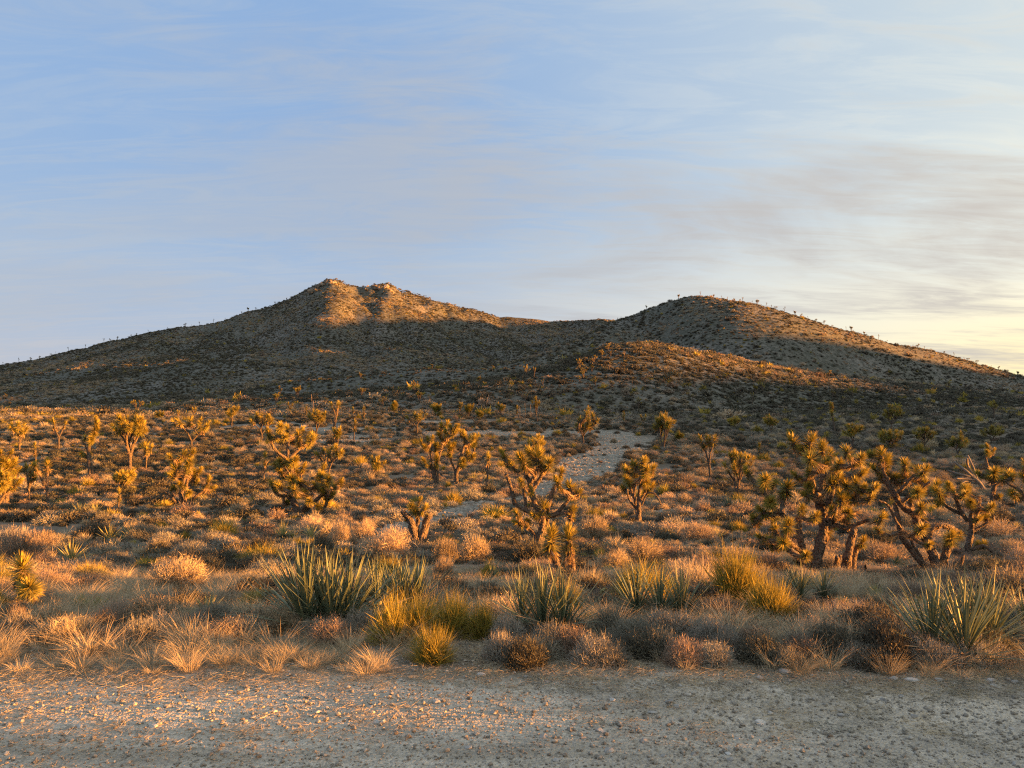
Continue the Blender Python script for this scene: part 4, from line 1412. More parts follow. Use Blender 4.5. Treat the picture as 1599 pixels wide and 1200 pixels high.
def auto_labels():
    buckets = {}
    for o, kind, size in AUTO:
        px, row = to_px(*o.location)
        d = [(math.hypot((px - a), (row - b) * 1.6), a, b, nm) for a, b, nm in (LMF if kind in ('ridge', 'skyline', 'slope', 'shade') else LM)]
        dist, a, b, nm = min(d)
        dx, dy = px - a, row - b
        if abs(dx) > 1.1 * abs(dy):
            rel = 'right of' if dx > 0 else 'left of'
        else:
            rel = 'in front of' if dy > 0 else 'behind'
        buckets.setdefault((kind, rel, nm, size), []).append((dist, o))
    for (kind, rel, nm, size), L in buckets.items():
        L.sort(key=lambda t: t[0])
        for i, (_, o) in enumerate(L):
            cl = {'left of': 'nearest left of', 'right of': 'nearest right of', 'in front of': 'nearest in front of', 'behind': 'nearest behind'}[rel]
            o['label'] = '%s%s %s %s' % (size + ' ' if size else '', DESC[kind], (ORD[i] + ' ' if i else '') + cl, nm)


PROT = [(x - w * .5, x + w * .5, t, b) for x, b, t, w, *_ in YUCCAS] + [(825, 905, 800, 912), (1240, 1345, 820, 905), (1405, 1490, 820, 900), (1495, 1525, 820, 876),
        (22, 76, 866, 960), (632, 676, 790, 852), (985, 1012, 770, 820), (440, 520, 760, 808), (1350, 1440, 885, 915), (268, 300, 750, 792)]


def hides(px, row, top, hw):
    for x0, x1, t, b in PROT:
        if px + hw > x0 and px - hw < x1 and row > b - 2 and top < b - .28 * (b - t):
            return True
    return False


def place_shrub(kind, x, y, rad, hs=1.0, level='hi', v=None, label=None, named='shrub', z=None):
    me = R.choice(KIND[kind][level])
    o = bpy.data.objects.new(named, me)
    SC.collection.objects.link(o)
    z = float(height(x, y)) if z is None else z
    o.location = (x, y, z - .02)
    o.scale = (rad * R.uniform(.9, 1.12), rad * R.uniform(.9, 1.12), rad * hs)
    o.rotation_euler = (0, 0, R.uniform(0, 6.28))
    o['category'] = 'shrub' if kind != 'gold' else 'grass clump'
    o['group'] = 'shrubs of the near scrub'
    if label:
        o['label'] = label
    else:
        AUTO.append((o, kind, 'large' if rad > .42 else ('small' if rad < .24 else '')))
    return o


# shrubs the photograph singles out: kind, column, base row, width, height (px), label
BUSHES = [
    ('green', 1158, 948, 108, 100, 'bright yellow-green broom bush, left and tallest of two beside the wide yucca'),
    ('green', 1212, 978, 88, 84, 'orange-yellow lit broom bush, right one of two in front of the large dense tree'),
    ('green', 650, 1005, 84, 76, 'glowing yellow-green broom bush at the centre-left roadside'),
    ('green', 606, 1010, 78, 78, 'dull olive broom bush left of the glowing one at the roadside'),
    ('green', 706, 1002, 84, 74, 'tall olive broom bush right of the glowing one at the roadside'),
    ('green', 752, 1004, 70, 62, 'narrow green broom bush between the olive one and the front-centre yucca'),
    ('green', 392, 952, 66, 34, 'yellow bush by the road verge left of the large yucca clump'),
    ('green', 602, 905, 72, 36, 'olive-gold bush behind the grey-green yucca clump'),
    ('green', 672, 1045, 80, 60, 'dark green grassy bush spilling onto the road edge at the centre'),
    ('green', 885, 960, 60, 60, 'orange-green broom bush behind the front-centre yucca'),
    ('tan', 268, 925, 100, 62, 'large rounded brown shrub with an orange-lit crown, left of the large yucca clump'),
    ('rose', 28, 892, 84, 76, 'tall russet shrub behind the glowing young Joshua tree'),
    ('tan', 60, 985, 80, 50, 'fuzzy orange-lit grass and shrub mound at the left verge'),
    ('rose', 170, 985, 110, 52, 'brown shrub with orange top behind the straw grass at the left verge'),
    ('rose', 8, 1000, 40, 60, 'rust-coloured shrub cut by the left edge'),
    ('tan', 928, 845, 54, 42, 'knobbly golden pencil cholla right of the candelabra tree'),
    ('tan', 1006, 880, 74, 42, 'orange-lit fluffy shrub in front of the round-crowned tree'),
    ('tan', 960, 890, 60, 36, 'dim fluffy shrub left of the orange-lit one'),
    ('tan', 1092, 848, 60, 36, 'peach rounded shrub right of the round-crowned tree'),
    ('tan', 696, 880, 46, 44, 'golden ball-shaped shrub right of the squat tree'),
    ('tan', 690, 905, 36, 40, 'feathery orange shrub in front of the ball-shaped one'),
    ('tan', 745, 878, 56, 42, 'peach shrub above the central verge'),
    ('tan', 600, 870, 90, 50, 'wide amber grassy shrub behind the olive-gold bush'),
    ('tan', 565, 848, 40, 40, 'small peach shrub right of the yellow yuccas'),
    ('tan', 530, 850, 40, 44, 'amber shrub right of the smaller yellow yucca'),
    ('grey', 320, 985, 90, 50, 'grey shrub under the golden spiky yucca top'),
    ('dark', 380, 995, 90, 40, 'dark brown shrub under the yellow roadside bush'),
    ('grey', 1050, 1008, 110, 62, 'purplish grey twiggy shrub in front of the wide yucca'),
    ('grey', 1125, 1020, 80, 56, 'fine-twigged grey shrub in front of the yellow-green bush'),
    ('grey', 865, 1030, 90, 62, 'grey dry shrub directly in front of the front-centre yucca'),
    ('grey', 955, 1000, 60, 60, 'brown-grey shrub between the two centre yuccas'),
    ('grey', 1262, 1035, 90, 54, 'shaded grey shrub at the verge left of the fallen log'),
    ('dark', 1320, 1040, 100, 70, 'dark grey bush in deep shade, left of the biggest yucca'),
    ('dark', 1400, 1045, 110, 84, 'largest dark shaded bush at the verge in front of the biggest yucca'),
    ('rose', 1330, 975, 100, 42, 'pink-lit shrub top between the fallen log and the dark bush'),
    ('grey', 1470, 1050, 80, 52, 'grey weedy shrub at the right verge under the biggest yucca'),
    ('grey', 1560, 1045, 100, 50, 'grey shrub at the right edge of the verge'),
    ('rose', 610, 960, 46, 46, 'pink shrub in front of the grey-green yucca clump'),
    ('grey', 540, 985, 60, 40, 'dim purple-grey shrub between the large yucca clump and the broom bushes'),
    ('rose', 1130, 975, 90, 46, 'reddish twiggy shrub in front of the bright bush'),
    ('dark', 500, 868, 46, 38, 'dark bush right behind the large left yucca clump'),
    ('grey', 1420, 830, 60, 34, 'grey-brown shrub behind the twisted tree'),
    ('tan', 1540, 840, 90, 36, 'peach grassy shrub right of the slender tree'),
    ('dark', 1555, 822, 70, 34, 'dark rounded shrub at the right below the wide tree'),
    ('grey', 420, 905, 90, 40, 'pale grey shrub left of the large yucca clump'),
    ('grey', 790, 1010, 60, 50, 'brown-grey stalky shrub left of the front-centre yucca'),
    ('grey', 110, 1010, 60, 44, 'grey twiggy shrub on the left verge by the white rocks'),
    ('tan', 1380, 880, 70, 40, 'tan grassy shrub behind the fallen log'),
    ('rose', 1440, 940, 90, 36, 'rosy grass and twigs in front of the twisted tree'),
]
for _i, _x in enumerate(range(778, 1600, 38)):
    _r = 1040 + 10 * math.sin(_i * 1.7) + (4 if _x > 1100 else 0)
    BUSHES.append((('grey', 'dark', 'grey', 'rose', 'grey')[_i % 5], _x + 9 * math.sin(_i * 2.3), _r, 62 + 26 * abs(math.sin(_i * 1.3)), 40 + 16 * abs(math.cos(_i * .9)), None))
for _i, _x in enumerate(range(12, 600, 46)):
    BUSHES.append((('grey', 'tan', 'grey', 'rose')[_i % 4], _x + 12 * math.sin(_i * 2.1), 1004 + 10 * math.sin(_i * 1.9), 66 + 26 * abs(math.sin(_i * 1.1)), 40 + 14 * abs(math.cos(_i * .8)), None))
occ = []
PROT += [(x - w * .5, x + w * .5, b - h, b) for k, x, b, w, h, l in BUSHES if k in ('green', 'tan')]
for k_, x_, b_, w_, h_, lab_ in BUSHES:
    g_ = px_ground(x_, b_)
    s_ = g_[1] / F_PX
    place_shrub(k_, g_[0], g_[1] + .15, w_ * s_ * .55, h_ / w_ * {'green': 1.9, 'tan': 2.25, 'rose': 2.25, 'grey': 2.3, 'dark': 2.3, 'gold': 2}[k_], label=lab_)
    occ.append((g_[0], g_[1], w_ * s_ * .4))

# chollas: jointed cactus
def cholla(px, row, top, w, label, seed):
    gx, gy, gz = px_ground(px, row)
    s = gy / F_PX
    g = np.random.default_rng(seed)
    root = bpy.data.objects.new('cholla', None)
    SC.collection.objects.link(root)
    root.location = (gx, gy, gz)
    H, Wd = (row - top) * s, w * s
    joints = [(np.array([0, 0, 0.]), np.array([0, 0, 1.]))]
    for k in range(26):
        if k == 0:
            p0, d0 = joints[0]
        else:
            p0, d0 = joints[g.integers(0, len(joints))]
        d = nrm(d0 * .5 + np.array([g.normal() * .8, g.normal() * .8, .5]))
        ln = H * .24
        p1 = p0 + d * ln
        p1[0] = np.clip(p1[0], -Wd * .5, Wd * .5); p1[2] = np.clip(p1[2], .02, H)
        G = Geo()
        S = np.linspace(p0, p1, 4)
        G.tube(S, np.array([.5, 1, 1, .8]) * .016, 7, .1, tint=.6, g=g)
        m = 40
        t = g.random(m)[:, None]
        G.blades(p0 + (p1 - p0) * t, g.normal(size=(m, 3)), .035, .004, seg=1, tint=.95, g=g)
        obj('stem_joint', G.mesh('stem_joint'), MAT['yucca_dry'], root)
        joints.append((p1, d))
    tag(root, label, 'cactus')


cholla(1563, 925, 890, 46, 'pale golden cholla cactus behind the biggest yucca at the right', 3)
cholla(598, 975, 940, 22, 'small lit cholla between the large yucca clump and the broom bushes', 4)
cholla(945, 945, 912, 26, 'small bright cholla right of the front-centre yucca', 5)

# ------------------------------------------------------------------ the scrub: 300-odd nearest shrubs one by one, the rest as cover
def kind_field(x, y, g):
    """index of the kind for each point: patches of alike plants"""
    a = fbm(x, y, 6.0, 3, 201) + .25 * g.normal(size=len(x))
    b = fbm(x, y, 14.0, 2, 301) + .25 * g.normal(size=len(x))
    k = np.where(a > .22, 0, np.where(a > .0, 1, np.where(b > .08, 2, 3)))      # tan, rose, grey, dark
    u = g.random(len(x))
    k = np.where((k < 2) & (g.random(len(x)) < np.interp(y, [20, 60], [0, .4])), g.integers(2, 4, len(x)), k)
    k = np.where(u > .965, 4, np.where(u > .93, 5, k))
    return k


KN = ['tan', 'rose', 'grey', 'dark', 'green', 'gold']
g_ = np.random.default_rng(77)
pts = []
# near belt with a minimum spacing
cells = {}


def try_pt(x, y, r):
    cx, cy = int(x // 1.2), int(y // 1.2)
    for i in (-1, 0, 1):
        for j in (-1, 0, 1):
            for (a, b, c) in cells.get((cx + i, cy + j), ()):
                if (a - x) ** 2 + (b - y) ** 2 < ((c + r) * .5) ** 2:
                    return False
    cells.setdefault((cx, cy), []).append((x, y, r))
    return True


for (a_, b_, c_) in occ:
    cells.setdefault((int(a_ // 1.2), int(b_ // 1.2)), []).append((a_, b_, c_))
N0 = 90000
ys_ = np.sqrt(g_.uniform(5.0 ** 2, 62.0 ** 2, N0))
us_ = g_.uniform(-.86, 2.1, N0)
xs_ = us_ * ys_
xs_ = np.where(us_ > .95, g_.uniform(.9, 1.0, N0) * ys_ + g_.uniform(0, 45, N0), xs_)
# extra candidates close by
yn_ = g_.uniform(4.9, 20, 9000)
xs_ = np.concatenate([xs_, g_.uniform(-.86, 1.5, 9000) * yn_]); ys_ = np.concatenate([ys_, yn_])
rad_ = np.clip(g_.lognormal(-1.12, .36, len(xs_)), .15, .68)
rad_ = np.where(ys_ < 6.5, np.minimum(rad_, .3), rad_)
zz_ = height(xs_, ys_)
px_, ro_ = to_px(xs_, ys_, zz_)
tp_ = to_px(xs_, ys_, zz_ + rad_ * .95)[1]
hid_ = np.array([y < 26 and hides(a, b, c, d) for a, b, c, d, y in zip(px_, ro_, tp_, rad_ / ys_ * F_PX * .9, ys_)])
rad_ = np.where(hid_, rad_ * .5, rad_)
tp_ = to_px(xs_, ys_, zz_ + rad_ * .95)[1]
hid_ = hid_ & np.array([y < 26 and hides(a, b, c, d) for a, b, c, d, y in zip(px_, ro_, tp_, rad_ / ys_ * F_PX * .9, ys_)])
tm_ = track_mask(xs_, ys_)
rad_ = np.where(tm_ > .02, np.clip(rad_ * .5, .1, .25), rad_)
ok_ = ~hid_ & ((tm_ < .02) | (g_.random(len(xs_)) < .035)) & (ys_ > road_edge(xs_) + .25 + rad_ * .6) & (fbm(xs_, ys_, 5, 3, 401) > -.42)
xs_, ys_, rad_ = xs_[ok_], ys_[ok_], rad_[ok_]
kk_ = kind_field(xs_, ys_, g_)
keep = np.array([try_pt(x, y, r) for x, y, r in zip(xs_, ys_, rad_)])
xs_, ys_, rad_, kk_ = xs_[keep], ys_[keep], rad_[keep], kk_[keep]
zs_ = height(xs_, ys_)
colx_, rowy_ = to_px(xs_, ys_, zs_)
inview = (colx_ > -30) & (colx_ < 1630) & (rowy_ < 1200)
size_px = rad_ / ys_ * inview
order_ = np.argsort(-size_px)
NEAR_N = 255
for i in order_[:NEAR_N]:
    place_shrub(KN[kk_[i]], float(xs_[i]), float(ys_[i]), float(rad_[i]), R.uniform(.85, 1.25), z=float(zs_[i]))
rest_ = order_[NEAR_N:]
X, Y, RD, KI = xs_[rest_], ys_[rest_], rad_[rest_], kk_[rest_]
# unseen scrub added at the right, sized for its shadow on the road
xr = g_.uniform(5.5, 40, 5200); yr = g_.uniform(-22, 7, 5200)
okr = (yr > road_edge(xr) + .5) & ((xr > 9) | (yr < 4.5))
xr, yr = xr[okr], yr[okr]
X, Y = np.concatenate([X, xr]), np.concatenate([Y, yr])
rr_ = np.where(yr < 3.0 - .176 * xr, np.clip(g_.lognormal(-1.6, .3, len(xr)), .12, .28), np.where(yr < 4.8 - .176 * xr, np.clip(g_.lognormal(-.6, .35, len(xr)), .3, 1.0), np.clip(g_.lognormal(-1.2, .3, len(xr)), .15, .4)))
RD, KI = np.concatenate([RD, rr_]), np.concatenate([KI, g_.integers(0, 4, len(xr))])
# farther belt
n1 = 30000
y1 = np.sqrt(g_.uniform(60 ** 2, 128.0 ** 2, n1)); x1 = g_.uniform(-.8, 1.1, n1) * y1
r1 = np.clip(g_.lognormal(-1.05, .35, n1), .18, .8)
ok1 = ((track_mask(x1, y1) < .02) | (g_.random(len(x1)) < .03)) & (fbm(x1, y1, 6, 3, 402) > -.4)
x1, y1, r1 = x1[ok1], y1[ok1], r1[ok1]
k1 = kind_field(x1, y1, g_)
k1 = np.where((k1 < 2) & (g_.random(len(y1)) < np.interp(y1, [60, 100], [.35, .85])), g_.integers(2, 4, len(y1)), k1)
X, Y, RD, KI = np.concatenate([X, x1]), np.concatenate([Y, y1]), np.concatenate([RD, r1]), np.concatenate([KI, k1])
PR = [(KIND[k]['mid'][v], None) for k in KN for v in range(3)]
nn = len(X)
hs = g_.uniform(.85, 1.3, nn)
o_ = scatter('desert_scrub', np.stack([X, Y, height(X, Y) - .02], 1), g_.uniform(0, 6.28, nn), np.stack([RD, RD, RD * hs], 1),
             KI * 3 + g_.integers(0, 3, nn), PR)
tag(o_, 'low dry scrub covering the flat as far as the foot of the hills', 'scrub')

# hillsides
g_ = np.random.default_rng(78)
n2 = 430000
y2 = np.sqrt(g_.uniform(105.0 ** 2, 1010.0 ** 2, n2)); x2 = g_.uniform(-.76, .76, n2) * y2
pk = np.interp(y2, [105, 250, 500, 1000], [1.0, 1.0, .8, .6])
dn = fbm(x2, y2, 60, 4, 501) + .5 * fbm(x2, y2, 14, 3, 505)
ok2 = (g_.random(n2) < pk * (.3 + .7 * sstep(dn, -.75, .2)))
x2, y2 = x2[ok2], y2[ok2]
n3 = 32000
y3 = np.sqrt(g_.uniform(105.0 ** 2, 260.0 ** 2, n3)); x3 = g_.uniform(-.76, .9, n3) * y3
x2, y2 = np.concatenate([x2, x3]), np.concatenate([y2, y3])
nn = len(x2)
r2 = np.clip(g_.lognormal(0, .48, nn) * np.interp(y2, [105, 300, 1000], [.42, .52, .78]), .2, 2.4)
a2 = fbm(x2, y2, 45, 3, 601) + .3 * g_.normal(size=nn)
k2 = np.where(a2 > .46, 0, np.where(a2 > .34, 1, np.where(a2 > .12, 2, 3)))
k2 = np.where(g_.random(nn) > .975, 4, k2)
PR = [(KIND[k]['low'][v], None) for k in KN for v in range(2)]
o_ = scatter('hillside_scrub', np.stack([x2, y2, height(x2, y2) - .05], 1), g_.uniform(0, 6.28, nn), np.stack([r2, r2, r2 * g_.uniform(.8, 1.2, nn)], 1),
             k2 * 2 + g_.integers(0, 2, nn), PR)
tag(o_, 'dark speckled scrub covering the hillsides', 'scrub')
print('hillside instances', nn, 'flat', len(X))

# ------------------------------------------------------------------ dry grass
g_ = np.random.default_rng(79)
for i in range(70):                                      # the tufts that stand out along the verge, one by one
    px = g_.uniform(0, 1600)
    row = g_.uniform(995, 1050)
    q = px_ground(px, row)
    if q is None or q[1] < road_edge(q[0]) + .05:
        continue
    o = bpy.data.objects.new('grass_tuft', GRASS[int(g_.integers(0, 4))])
    SC.collection.objects.link(o)
    o.location = (q[0], q[1], q[2] - .01)
    hgt = g_.uniform(.10, .22)
    if hides(px, row, row - hgt / q[1] * F_PX, 12):
        hgt *= .5
    o.scale = (hgt * g_.uniform(.8, 1.3), hgt * g_.uniform(.8, 1.3), hgt)
    o.rotation_euler = (0, 0, g_.uniform(0, 6.28))
    o['category'] = 'grass tuft'
    o['group'] = 'dry grass tufts along the verge'
    AUTO.append((o, 'grass', 'tall' if hgt > .18 else ''))
nG = 12000
y4 = 4.6 + g_.gamma(1.2, 5.5, nG); x4 = g_.uniform(-.8, 1.2, nG) * y4
pxg_, rog_ = to_px(x4, y4, height(x4, y4))
tpg_ = rog_ - .2 / y4 * F_PX
hg_ = np.array([(b < 16) and hides(a, c, d, 8) for a, c, d, b in zip(pxg_, rog_, tpg_, y4)])
ok4 = (~hg_ | (g_.random(nG) < .25)) & (y4 > road_edge(x4) + g_.normal(size=nG) * .12) & (y4 < 45) & (fbm(x4, y4, 2.5, 3, 701) > -.15 - .3 * (y4 < 7)) & (track_mask(x4, y4) < .1)
x4, y4 = x4[ok4], y4[ok4]
nn = len(x4)
h4 = np.clip(g_.lognormal(-1.8, .4, nn), .07, .36) * np.where(y4 < 5.0, .6, 1) * np.where((y4 > 5.0) & (y4 < 6.6), .85, 1)
i4 = np.where(y4 < 16, g_.integers(0, 4, nn), 4 + g_.integers(0, 2, nn))
o_ = scatter('dry_grass', np.stack([x4, y4, height(x4, y4) - .01], 1), g_.uniform(0, 6.28, nn),
             np.stack([h4 * 1.1, h4 * 1.1, h4], 1), i4, [(m, None) for m in GRASS + GRASS_LO])
tag(o_, 'thin straw-coloured grass growing between the shrubs', 'grass')

# flat litter and sprigs over the road edge
def litter_mesh(seed):
    g = np.random.default_rng(seed)
    G = Geo()
    n = 50
    P = np.stack([g.normal(size=n) * .5, g.normal(size=n) * .5, g.uniform(0, .1, n)], 1)
    D = np.stack([g.normal(size=n), g.normal(size=n), .25 * g.random(n)], 1)
    G.blades(P, D, g.uniform(.2, .7, n), .03, seg=1, g=g)
    return G.mesh('litter')


nL = 4200
x5 = g_.uniform(-4.6, 6.5, nL)
y5 = road_edge(x5) + .05 - g_.gamma(1.0, .38, nL) + g_.uniform(0, 1.0, nL)
ok5 = (y5 > 2.8) & (fbm(x5, y5 * 2, .9, 3, 801) > -.12 - .4 * (y5 > 4.4))
x5, y5 = x5[ok5], y5[ok5]
nn = len(x5)
s5 = g_.uniform(.04, .13, nn)
LIT = [litter_mesh(i) for i in range(3)]
LIT2 = [litter_mesh(i + 10) for i in range(2)]
o_ = scatter('grass_litter', np.stack([x5, y5, height(x5, y5) + .002], 1), g_.uniform(0, 6.28, nn), np.stack([s5, s5, s5], 1), g_.integers(0, 5, nn),
             [(m, MAT['straw']) for m in LIT] + [(m, MAT['grey']) for m in LIT2])
tag(o_, 'broken grass and twig litter strewn over the road edge', 'litter')

# ------------------------------------------------------------------ stones
def stone_mesh(name, seed, flat=.55, sub=2, amp=.22):
    import bmesh
    bm = bmesh.new()
    bmesh.ops.create_icosphere(bm, subdivisions=sub, radius=1)
    g = random.Random(seed)
    pl = [(Vector((g.gauss(0, 1), g.gauss(0, 1), g.gauss(0, 1))).normalized(), g.uniform(.55, .9)) for _ in range(9)]
    for v in bm.verts:
        for n, d in pl:
            k = v.co.dot(n)
            if k > d:
                v.co -= n * (k - d)
        v.co *= 1 + g.uniform(-amp, amp) * .25
        v.co.z *= flat
    me = bpy.data.meshes.new(name)
    bm.to_mesh(me)
    bm.free()
    return me


PEB = [stone_mesh('pebble', i, .6, 1) for i in range(4)]
g_ = np.random.default_rng(80)
nP = 52000
x6 = g_.uniform(-4.6, 5.2, nP)
y6 = 2.6 + (5.7 - 2.6) * g_.random(nP) ** 1.15
nn = nP
s6 = np.clip(g_.lognormal(-5.4, .55, nn), .0022, .018)
o_ = scatter('gravel', np.stack([x6, y6, height(x6, y6) + s6 * .35], 1), g_.uniform(0, 6.28, nn), np.stack([s6, s6 * g_.uniform(.7, 1.2, nn), s6], 1), g_.integers(0, 4, nn),
             [(m, MAT['pebble']) for m in PEB])
tag(o_, 'loose pebbles of the gravel road', 'gravel')
nP = 9000
yy = g_.uniform(8, 90, nP); xx = g_.uniform(-.8, .8, nP) * yy
t6 = track_mask(xx, yy)
ok6 = (t6 > 0)
for k in range(12):
    y_ = g_.uniform(22, 84, nP); x_ = g_.uniform(-.25, .25, nP) * y_
    m_ = track_mask(x_, y_) > 0
    xx, yy = np.concatenate([xx[ok6], x_[m_]]), np.concatenate([yy[ok6], y_[m_]])
    ok6 = np.ones(len(xx), bool)
nn = len(xx)
s7 = np.clip(g_.lognormal(-3.3, .6, nn), .015, .16)
o_ = scatter('wash_stones', np.stack([xx, yy, height(xx, yy)], 1), g_.uniform(0, 6.28, nn), np.stack([s7, s7, s7], 1), g_.integers(0, 4, nn),
             [(m, MAT['pebble']) for m in PEB])
tag(o_, 'small stones strewn along the pale wash', 'gravel')

STN = [stone_mesh('stone', 20 + i, .5, 2) for i in range(5)]
for m_ in STN:
    m_.materials.append(MAT['rock'])
FIX = [(1228, 1051, 26, 'flat white rock at the verge below the dark shaded bush', ), (1395, 1061, 18, 'tan stone on the road edge below the largest dark bush'),
       (1424, 1063, 24, 'pale flat stone right of the tan one on the road edge'), (1467, 1063, 16, 'pointed pale stone on the right road edge'),
       (174, 1058, 14, 'round white stone on the gravel at the left'), (222, 1064, 12, 'small grey-white stone right of the round white one'),
       (30, 1012, 34, 'white broken rock slab on the left verge'), (58, 1014, 22, 'white rock right of the broken slab on the left verge'),
       (236, 1012, 14, 'white stone in the grass left of the broad verge tuft'), (956, 1094, 14, 'white stone lying alone on the gravel at the centre right'),
       (470, 1080, 10, 'small white stone on the gravel left of centre'), (1186, 1060, 16, 'rounded pale stone left of the flat white rock'),
       (368, 1008, 20, 'grey-white rock half hidden in grass at the left verge'), (505, 1010, 16, 'white rock at the foot of the verge grass left of centre'),
       (462, 1014, 14, 'pale stone by the verge rock left of centre'), (796, 1026, 14, 'white stone on the verge in front of the central brush'),
       (1138, 1178, 14, 'pale stone on the near gravel at the lower right'), (1084, 1178, 12, 'grey stone on the near gravel left of the pale one'),
       (1010, 1014, 10, 'light stone under the grey twigs at the centre right'), (738, 1148, 10, 'dull stone on the near gravel at the centre'),
       (1547, 1063, 16, 'flat pale stone on the far right road edge'), (476, 667, 16, 'white boulder on the pale patch beyond the big bushy Joshua tree'),
       (870, 1188, 14, 'small buff stone at the bottom of the view near the centre')]
for i, (px, row, w, lab) in enumerate(FIX):
    q = px_ground(px, row)
    s = w * .5 * q[1] / F_PX
    o = bpy.data.objects.new('stone', STN[i % 5])
    SC.collection.objects.link(o)
    o.location = (q[0], q[1], q[2] + s * .12)
    o.scale = (s, s * .8, s * (.8 if w < 30 else .5))
    o.rotation_euler = (R.uniform(-.1, .1), R.uniform(-.1, .1), R.uniform(0, 6.28))
    tag(o, lab, 'stone', 'pale stones by the road')
for i in range(70):
    px = g_.uniform(0, 1600); row = g_.uniform(1040, 1195)
    q = px_ground(px, row)
    s = float(np.clip(g_.lognormal(-3.9, .35), .01, .045))
    o = bpy.data.objects.new('stone', STN[i % 5])
    SC.collection.objects.link(o)
    o.location = (q[0], q[1], q[2] + s * .1)
    o.scale = (s, s * .75, s * .8)
    o.rotation_euler = (R.uniform(-.2, .2), R.uniform(-.2, .2), R.uniform(0, 6.28))
    o['category'] = 'stone'
    o['group'] = 'pale stones by the road'
    AUTO.append((o, 'stone', 'tiny' if s < .02 else ''))

# rocky summits
def outcrop(px, row, wpx, hpx, label, seed, n=7):
    u = (px - 800) / F_PX
    Yv = np.geomspace(150, 1050, 900)
    z = height(u * Yv, Yv)
    rows = HORIZON - F_PX * (z - EYE) / Yv
    i = int(np.argmin(np.abs(rows - row) + np.maximum.accumulate(-rows[::1]).clip(-0, None) * 0)) if rows.min() < row else int(rows.argmin())
    k = np.nonzero(rows <= row)[0]
    i = k[0] if len(k) else int(rows.argmin())
    Y0 = float(Yv[i]); s = Y0 / F_PX
    root = bpy.data.objects.new('rock_outcrop', None)
    SC.collection.objects.link(root)
    x0 = u * Y0
    root.location = (x0, Y0, float(height(x0, Y0)))
    g = random.Random(seed)
    for j in range(n):
        me = stone_mesh('boulder', seed * 10 + j, g.uniform(.7, 1.0), 3, .6)
        me.materials.append(MAT['bigrock'])
        dx, dy = g.uniform(-.5, .5) * wpx * s, g.uniform(-.3, .3) * wpx * s
        zz = float(height(x0 + dx, Y0 + dy)) - root.location.z
        r = g.uniform(.25, 1.0) ** 1.5 * hpx * s * .62
        o = obj('boulder', me, None, root, (dx, dy, zz - r * .15))
        o.scale = (r * g.uniform(.9, 1.5), r, r)
        o.rotation_euler = (g.uniform(-.3, .3), g.uniform(-.3, .3), g.uniform(0, 6))
    tag(root, label, 'rock outcrop')


outcrop(486, 456, 22, 10, 'pale rock outcrop on the shaded shoulder left of the summit', 1, 12)
outcrop(512, 441, 34, 10, 'craggy rocks on the highest summit of the mountain', 2, 22)
outcrop(592, 450, 40, 9, 'sunlit rock outcrop on the second summit', 3, 20)
outcrop(628, 462, 34, 4, 'small rocks on the lit ridge right of the second summit', 4, 7)
outcrop(940, 500, 18, 5, 'low rocks on the far knoll in the saddle', 5, 6)
outcrop(1110, 485, 14, 5, 'pale rocks near the top of the rounded right hill', 6, 5)
outcrop(1300, 524, 36, 5, 'dark rock band on the right flank of the rounded hill', 7, 7)

# far Joshua trees on the slopes and ridges: one of each kind, then copies
FAR = []
for v in range(7):
    st = ('fork', 'spread', 'bushy', 'tall', 'spread', 'upright', 'fork')[v]
    l_, h_ = gen_tree(3.4, (1.6, 3.2, 3.0, 1.4, 2.6, 1.8, 2.0)[v], st, 900 + v, .26)
    t = joshua_tree((0, 0, 0), l_, h_, 0, 950 + v, thatch=.6)
    FAR.append(t)
far_used = [False] * 7


def put_far(x, y, v, sc, lab, grp):
    src = FAR[v]
    if not far_used[v]:
        t = src
        far_used[v] = True
    else:
        t = src.copy()
        SC.collection.objects.link(t)
        for ch in list(src.children):
            c = ch.copy()
            SC.collection.objects.link(c)
            c.parent = t
    t.location = (x, y, float(height(x, y)) - .1)
    t.scale = (sc, sc, sc)
    t.rotation_euler = (0, 0, R.uniform(0, 6.28))
    tag(t, None, 'joshua tree', grp)
    AUTO.append((t, lab, ''))


def crest_at(px, y0, y1):
    u = (px - 800) / F_PX
    Yv = np.linspace(y0, y1, 500)
    z = height(u * Yv, Yv)
    i = int(((z - EYE) / Yv).argmax())
    return u * float(Yv[i]), float(Yv[i])


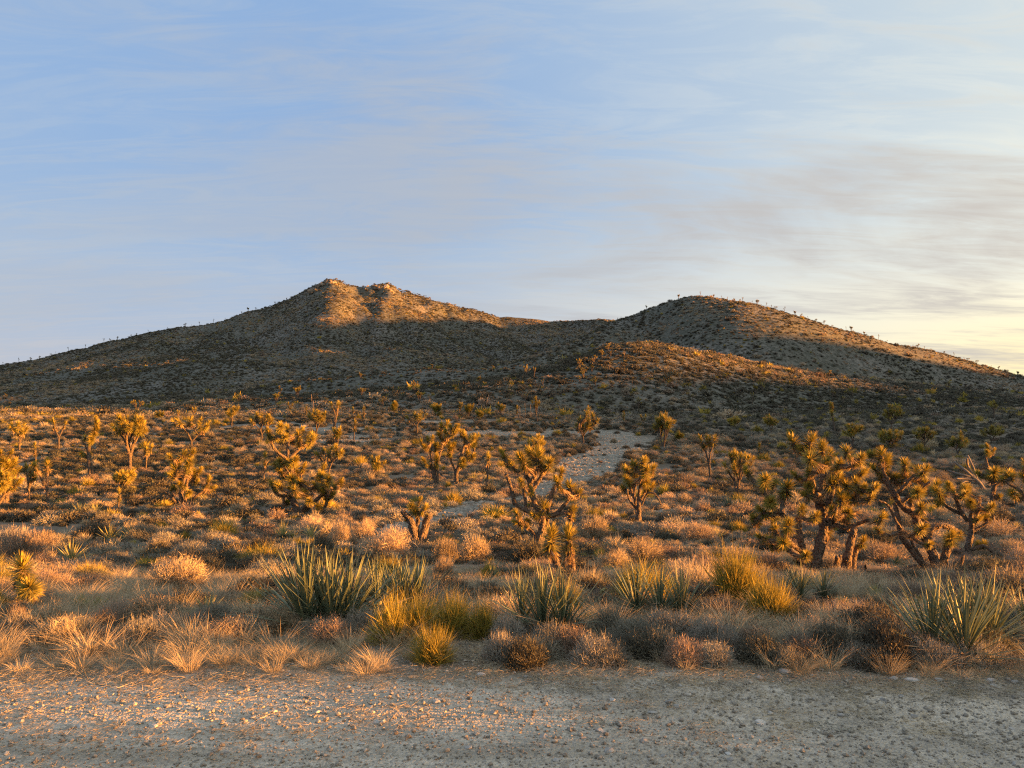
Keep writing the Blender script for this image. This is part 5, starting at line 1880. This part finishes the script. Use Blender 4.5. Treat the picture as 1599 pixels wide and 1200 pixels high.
g_ = np.random.default_rng(81)
for px in (5, 30, 48, 62, 80, 88, 108, 134, 163, 172, 184, 205, 214, 232, 262, 290, 300, 312, 334, 352, 378, 388, 400, 430, 448):
    x, y = crest_at(px, 500, 860)
    put_far(x, y, int(g_.integers(0, 7)), g_.uniform(.6, 1.3), 'ridge', 'Joshua trees on the left ridge line')
for px in (965, 970, 1010, 1060, 1095, 1115, 1127, 1136, 1147, 1156, 1160, 1175, 1183, 1196, 1206, 1212, 1226, 1242, 1252, 1262, 1275, 1287, 1300, 1322, 1330, 1350, 1372, 1385, 1426, 1434, 1444, 1455,
           1475, 1490, 1506, 1512, 1526, 1548, 1560, 1575, 1590):
    x, y = crest_at(px, 330, 440)
    put_far(x, y, int(g_.integers(0, 7)), g_.uniform(.4, .8), 'skyline', 'Joshua trees on the right hill skyline')
cnt = 0
while cnt < 62:
    px, row = g_.uniform(870, 1600), g_.uniform(548, 640)
    q = px_ground(px, row)
    if q is None:
        continue
    put_far(q[0], q[1], int(g_.integers(0, 7)), g_.uniform(.38, .75), 'slope', 'Joshua trees on the lower right slopes')
    cnt += 1
cnt = 0
while cnt < 52:
    px, row = g_.uniform(0, 860), g_.uniform(560, 648)
    q = px_ground(px, row)
    if q is None:
        continue
    put_far(q[0], q[1], int(g_.integers(0, 7)), g_.uniform(.45, .8), 'shade', 'Joshua trees on the shaded mountain slopes')
    cnt += 1

# thin dry flower stalks
for i, (px, b, t, lab) in enumerate(((487, 652, 616, 'taller of two thin dry yucca flower stalks on the crest at the left'), (490, 652, 626, 'shorter of two thin dry yucca flower stalks on the crest at the left'),
                                     (812, 655, 634, 'thin dry flower stalk on the crest, leftmost of three near the bare-armed tree'),
                                     (820, 655, 628, 'thin dry flower stalk on the crest, middle of three near the bare-armed tree'),
                                     (829, 655, 632, 'thin dry flower stalk on the crest, rightmost of three near the bare-armed tree'))):
    q = px_ground(px, b)
    s = q[1] / F_PX
    G = Geo()
    H = (b - t) * s
    G.tube(np.array([[0, 0, 0], [.02 * H, 0, H * .5], [0, 0, H]]), np.array([.03, .022, .012]), 5, .05, tint=.6)
    m = 24
    tt = np.random.default_rng(i).uniform(.65, 1, m)
    G.blades(np.stack([0 * tt, 0 * tt, tt * H], 1), np.random.default_rng(i + 5).normal(size=(m, 3)), .08, .03, seg=1, tint=.5)
    o = obj('flower_stalk', G.mesh('flower_stalk'), MAT['thatch'], loc=q)
    tag(o, lab, 'plant stalk', 'dry flower stalks')

auto_labels()
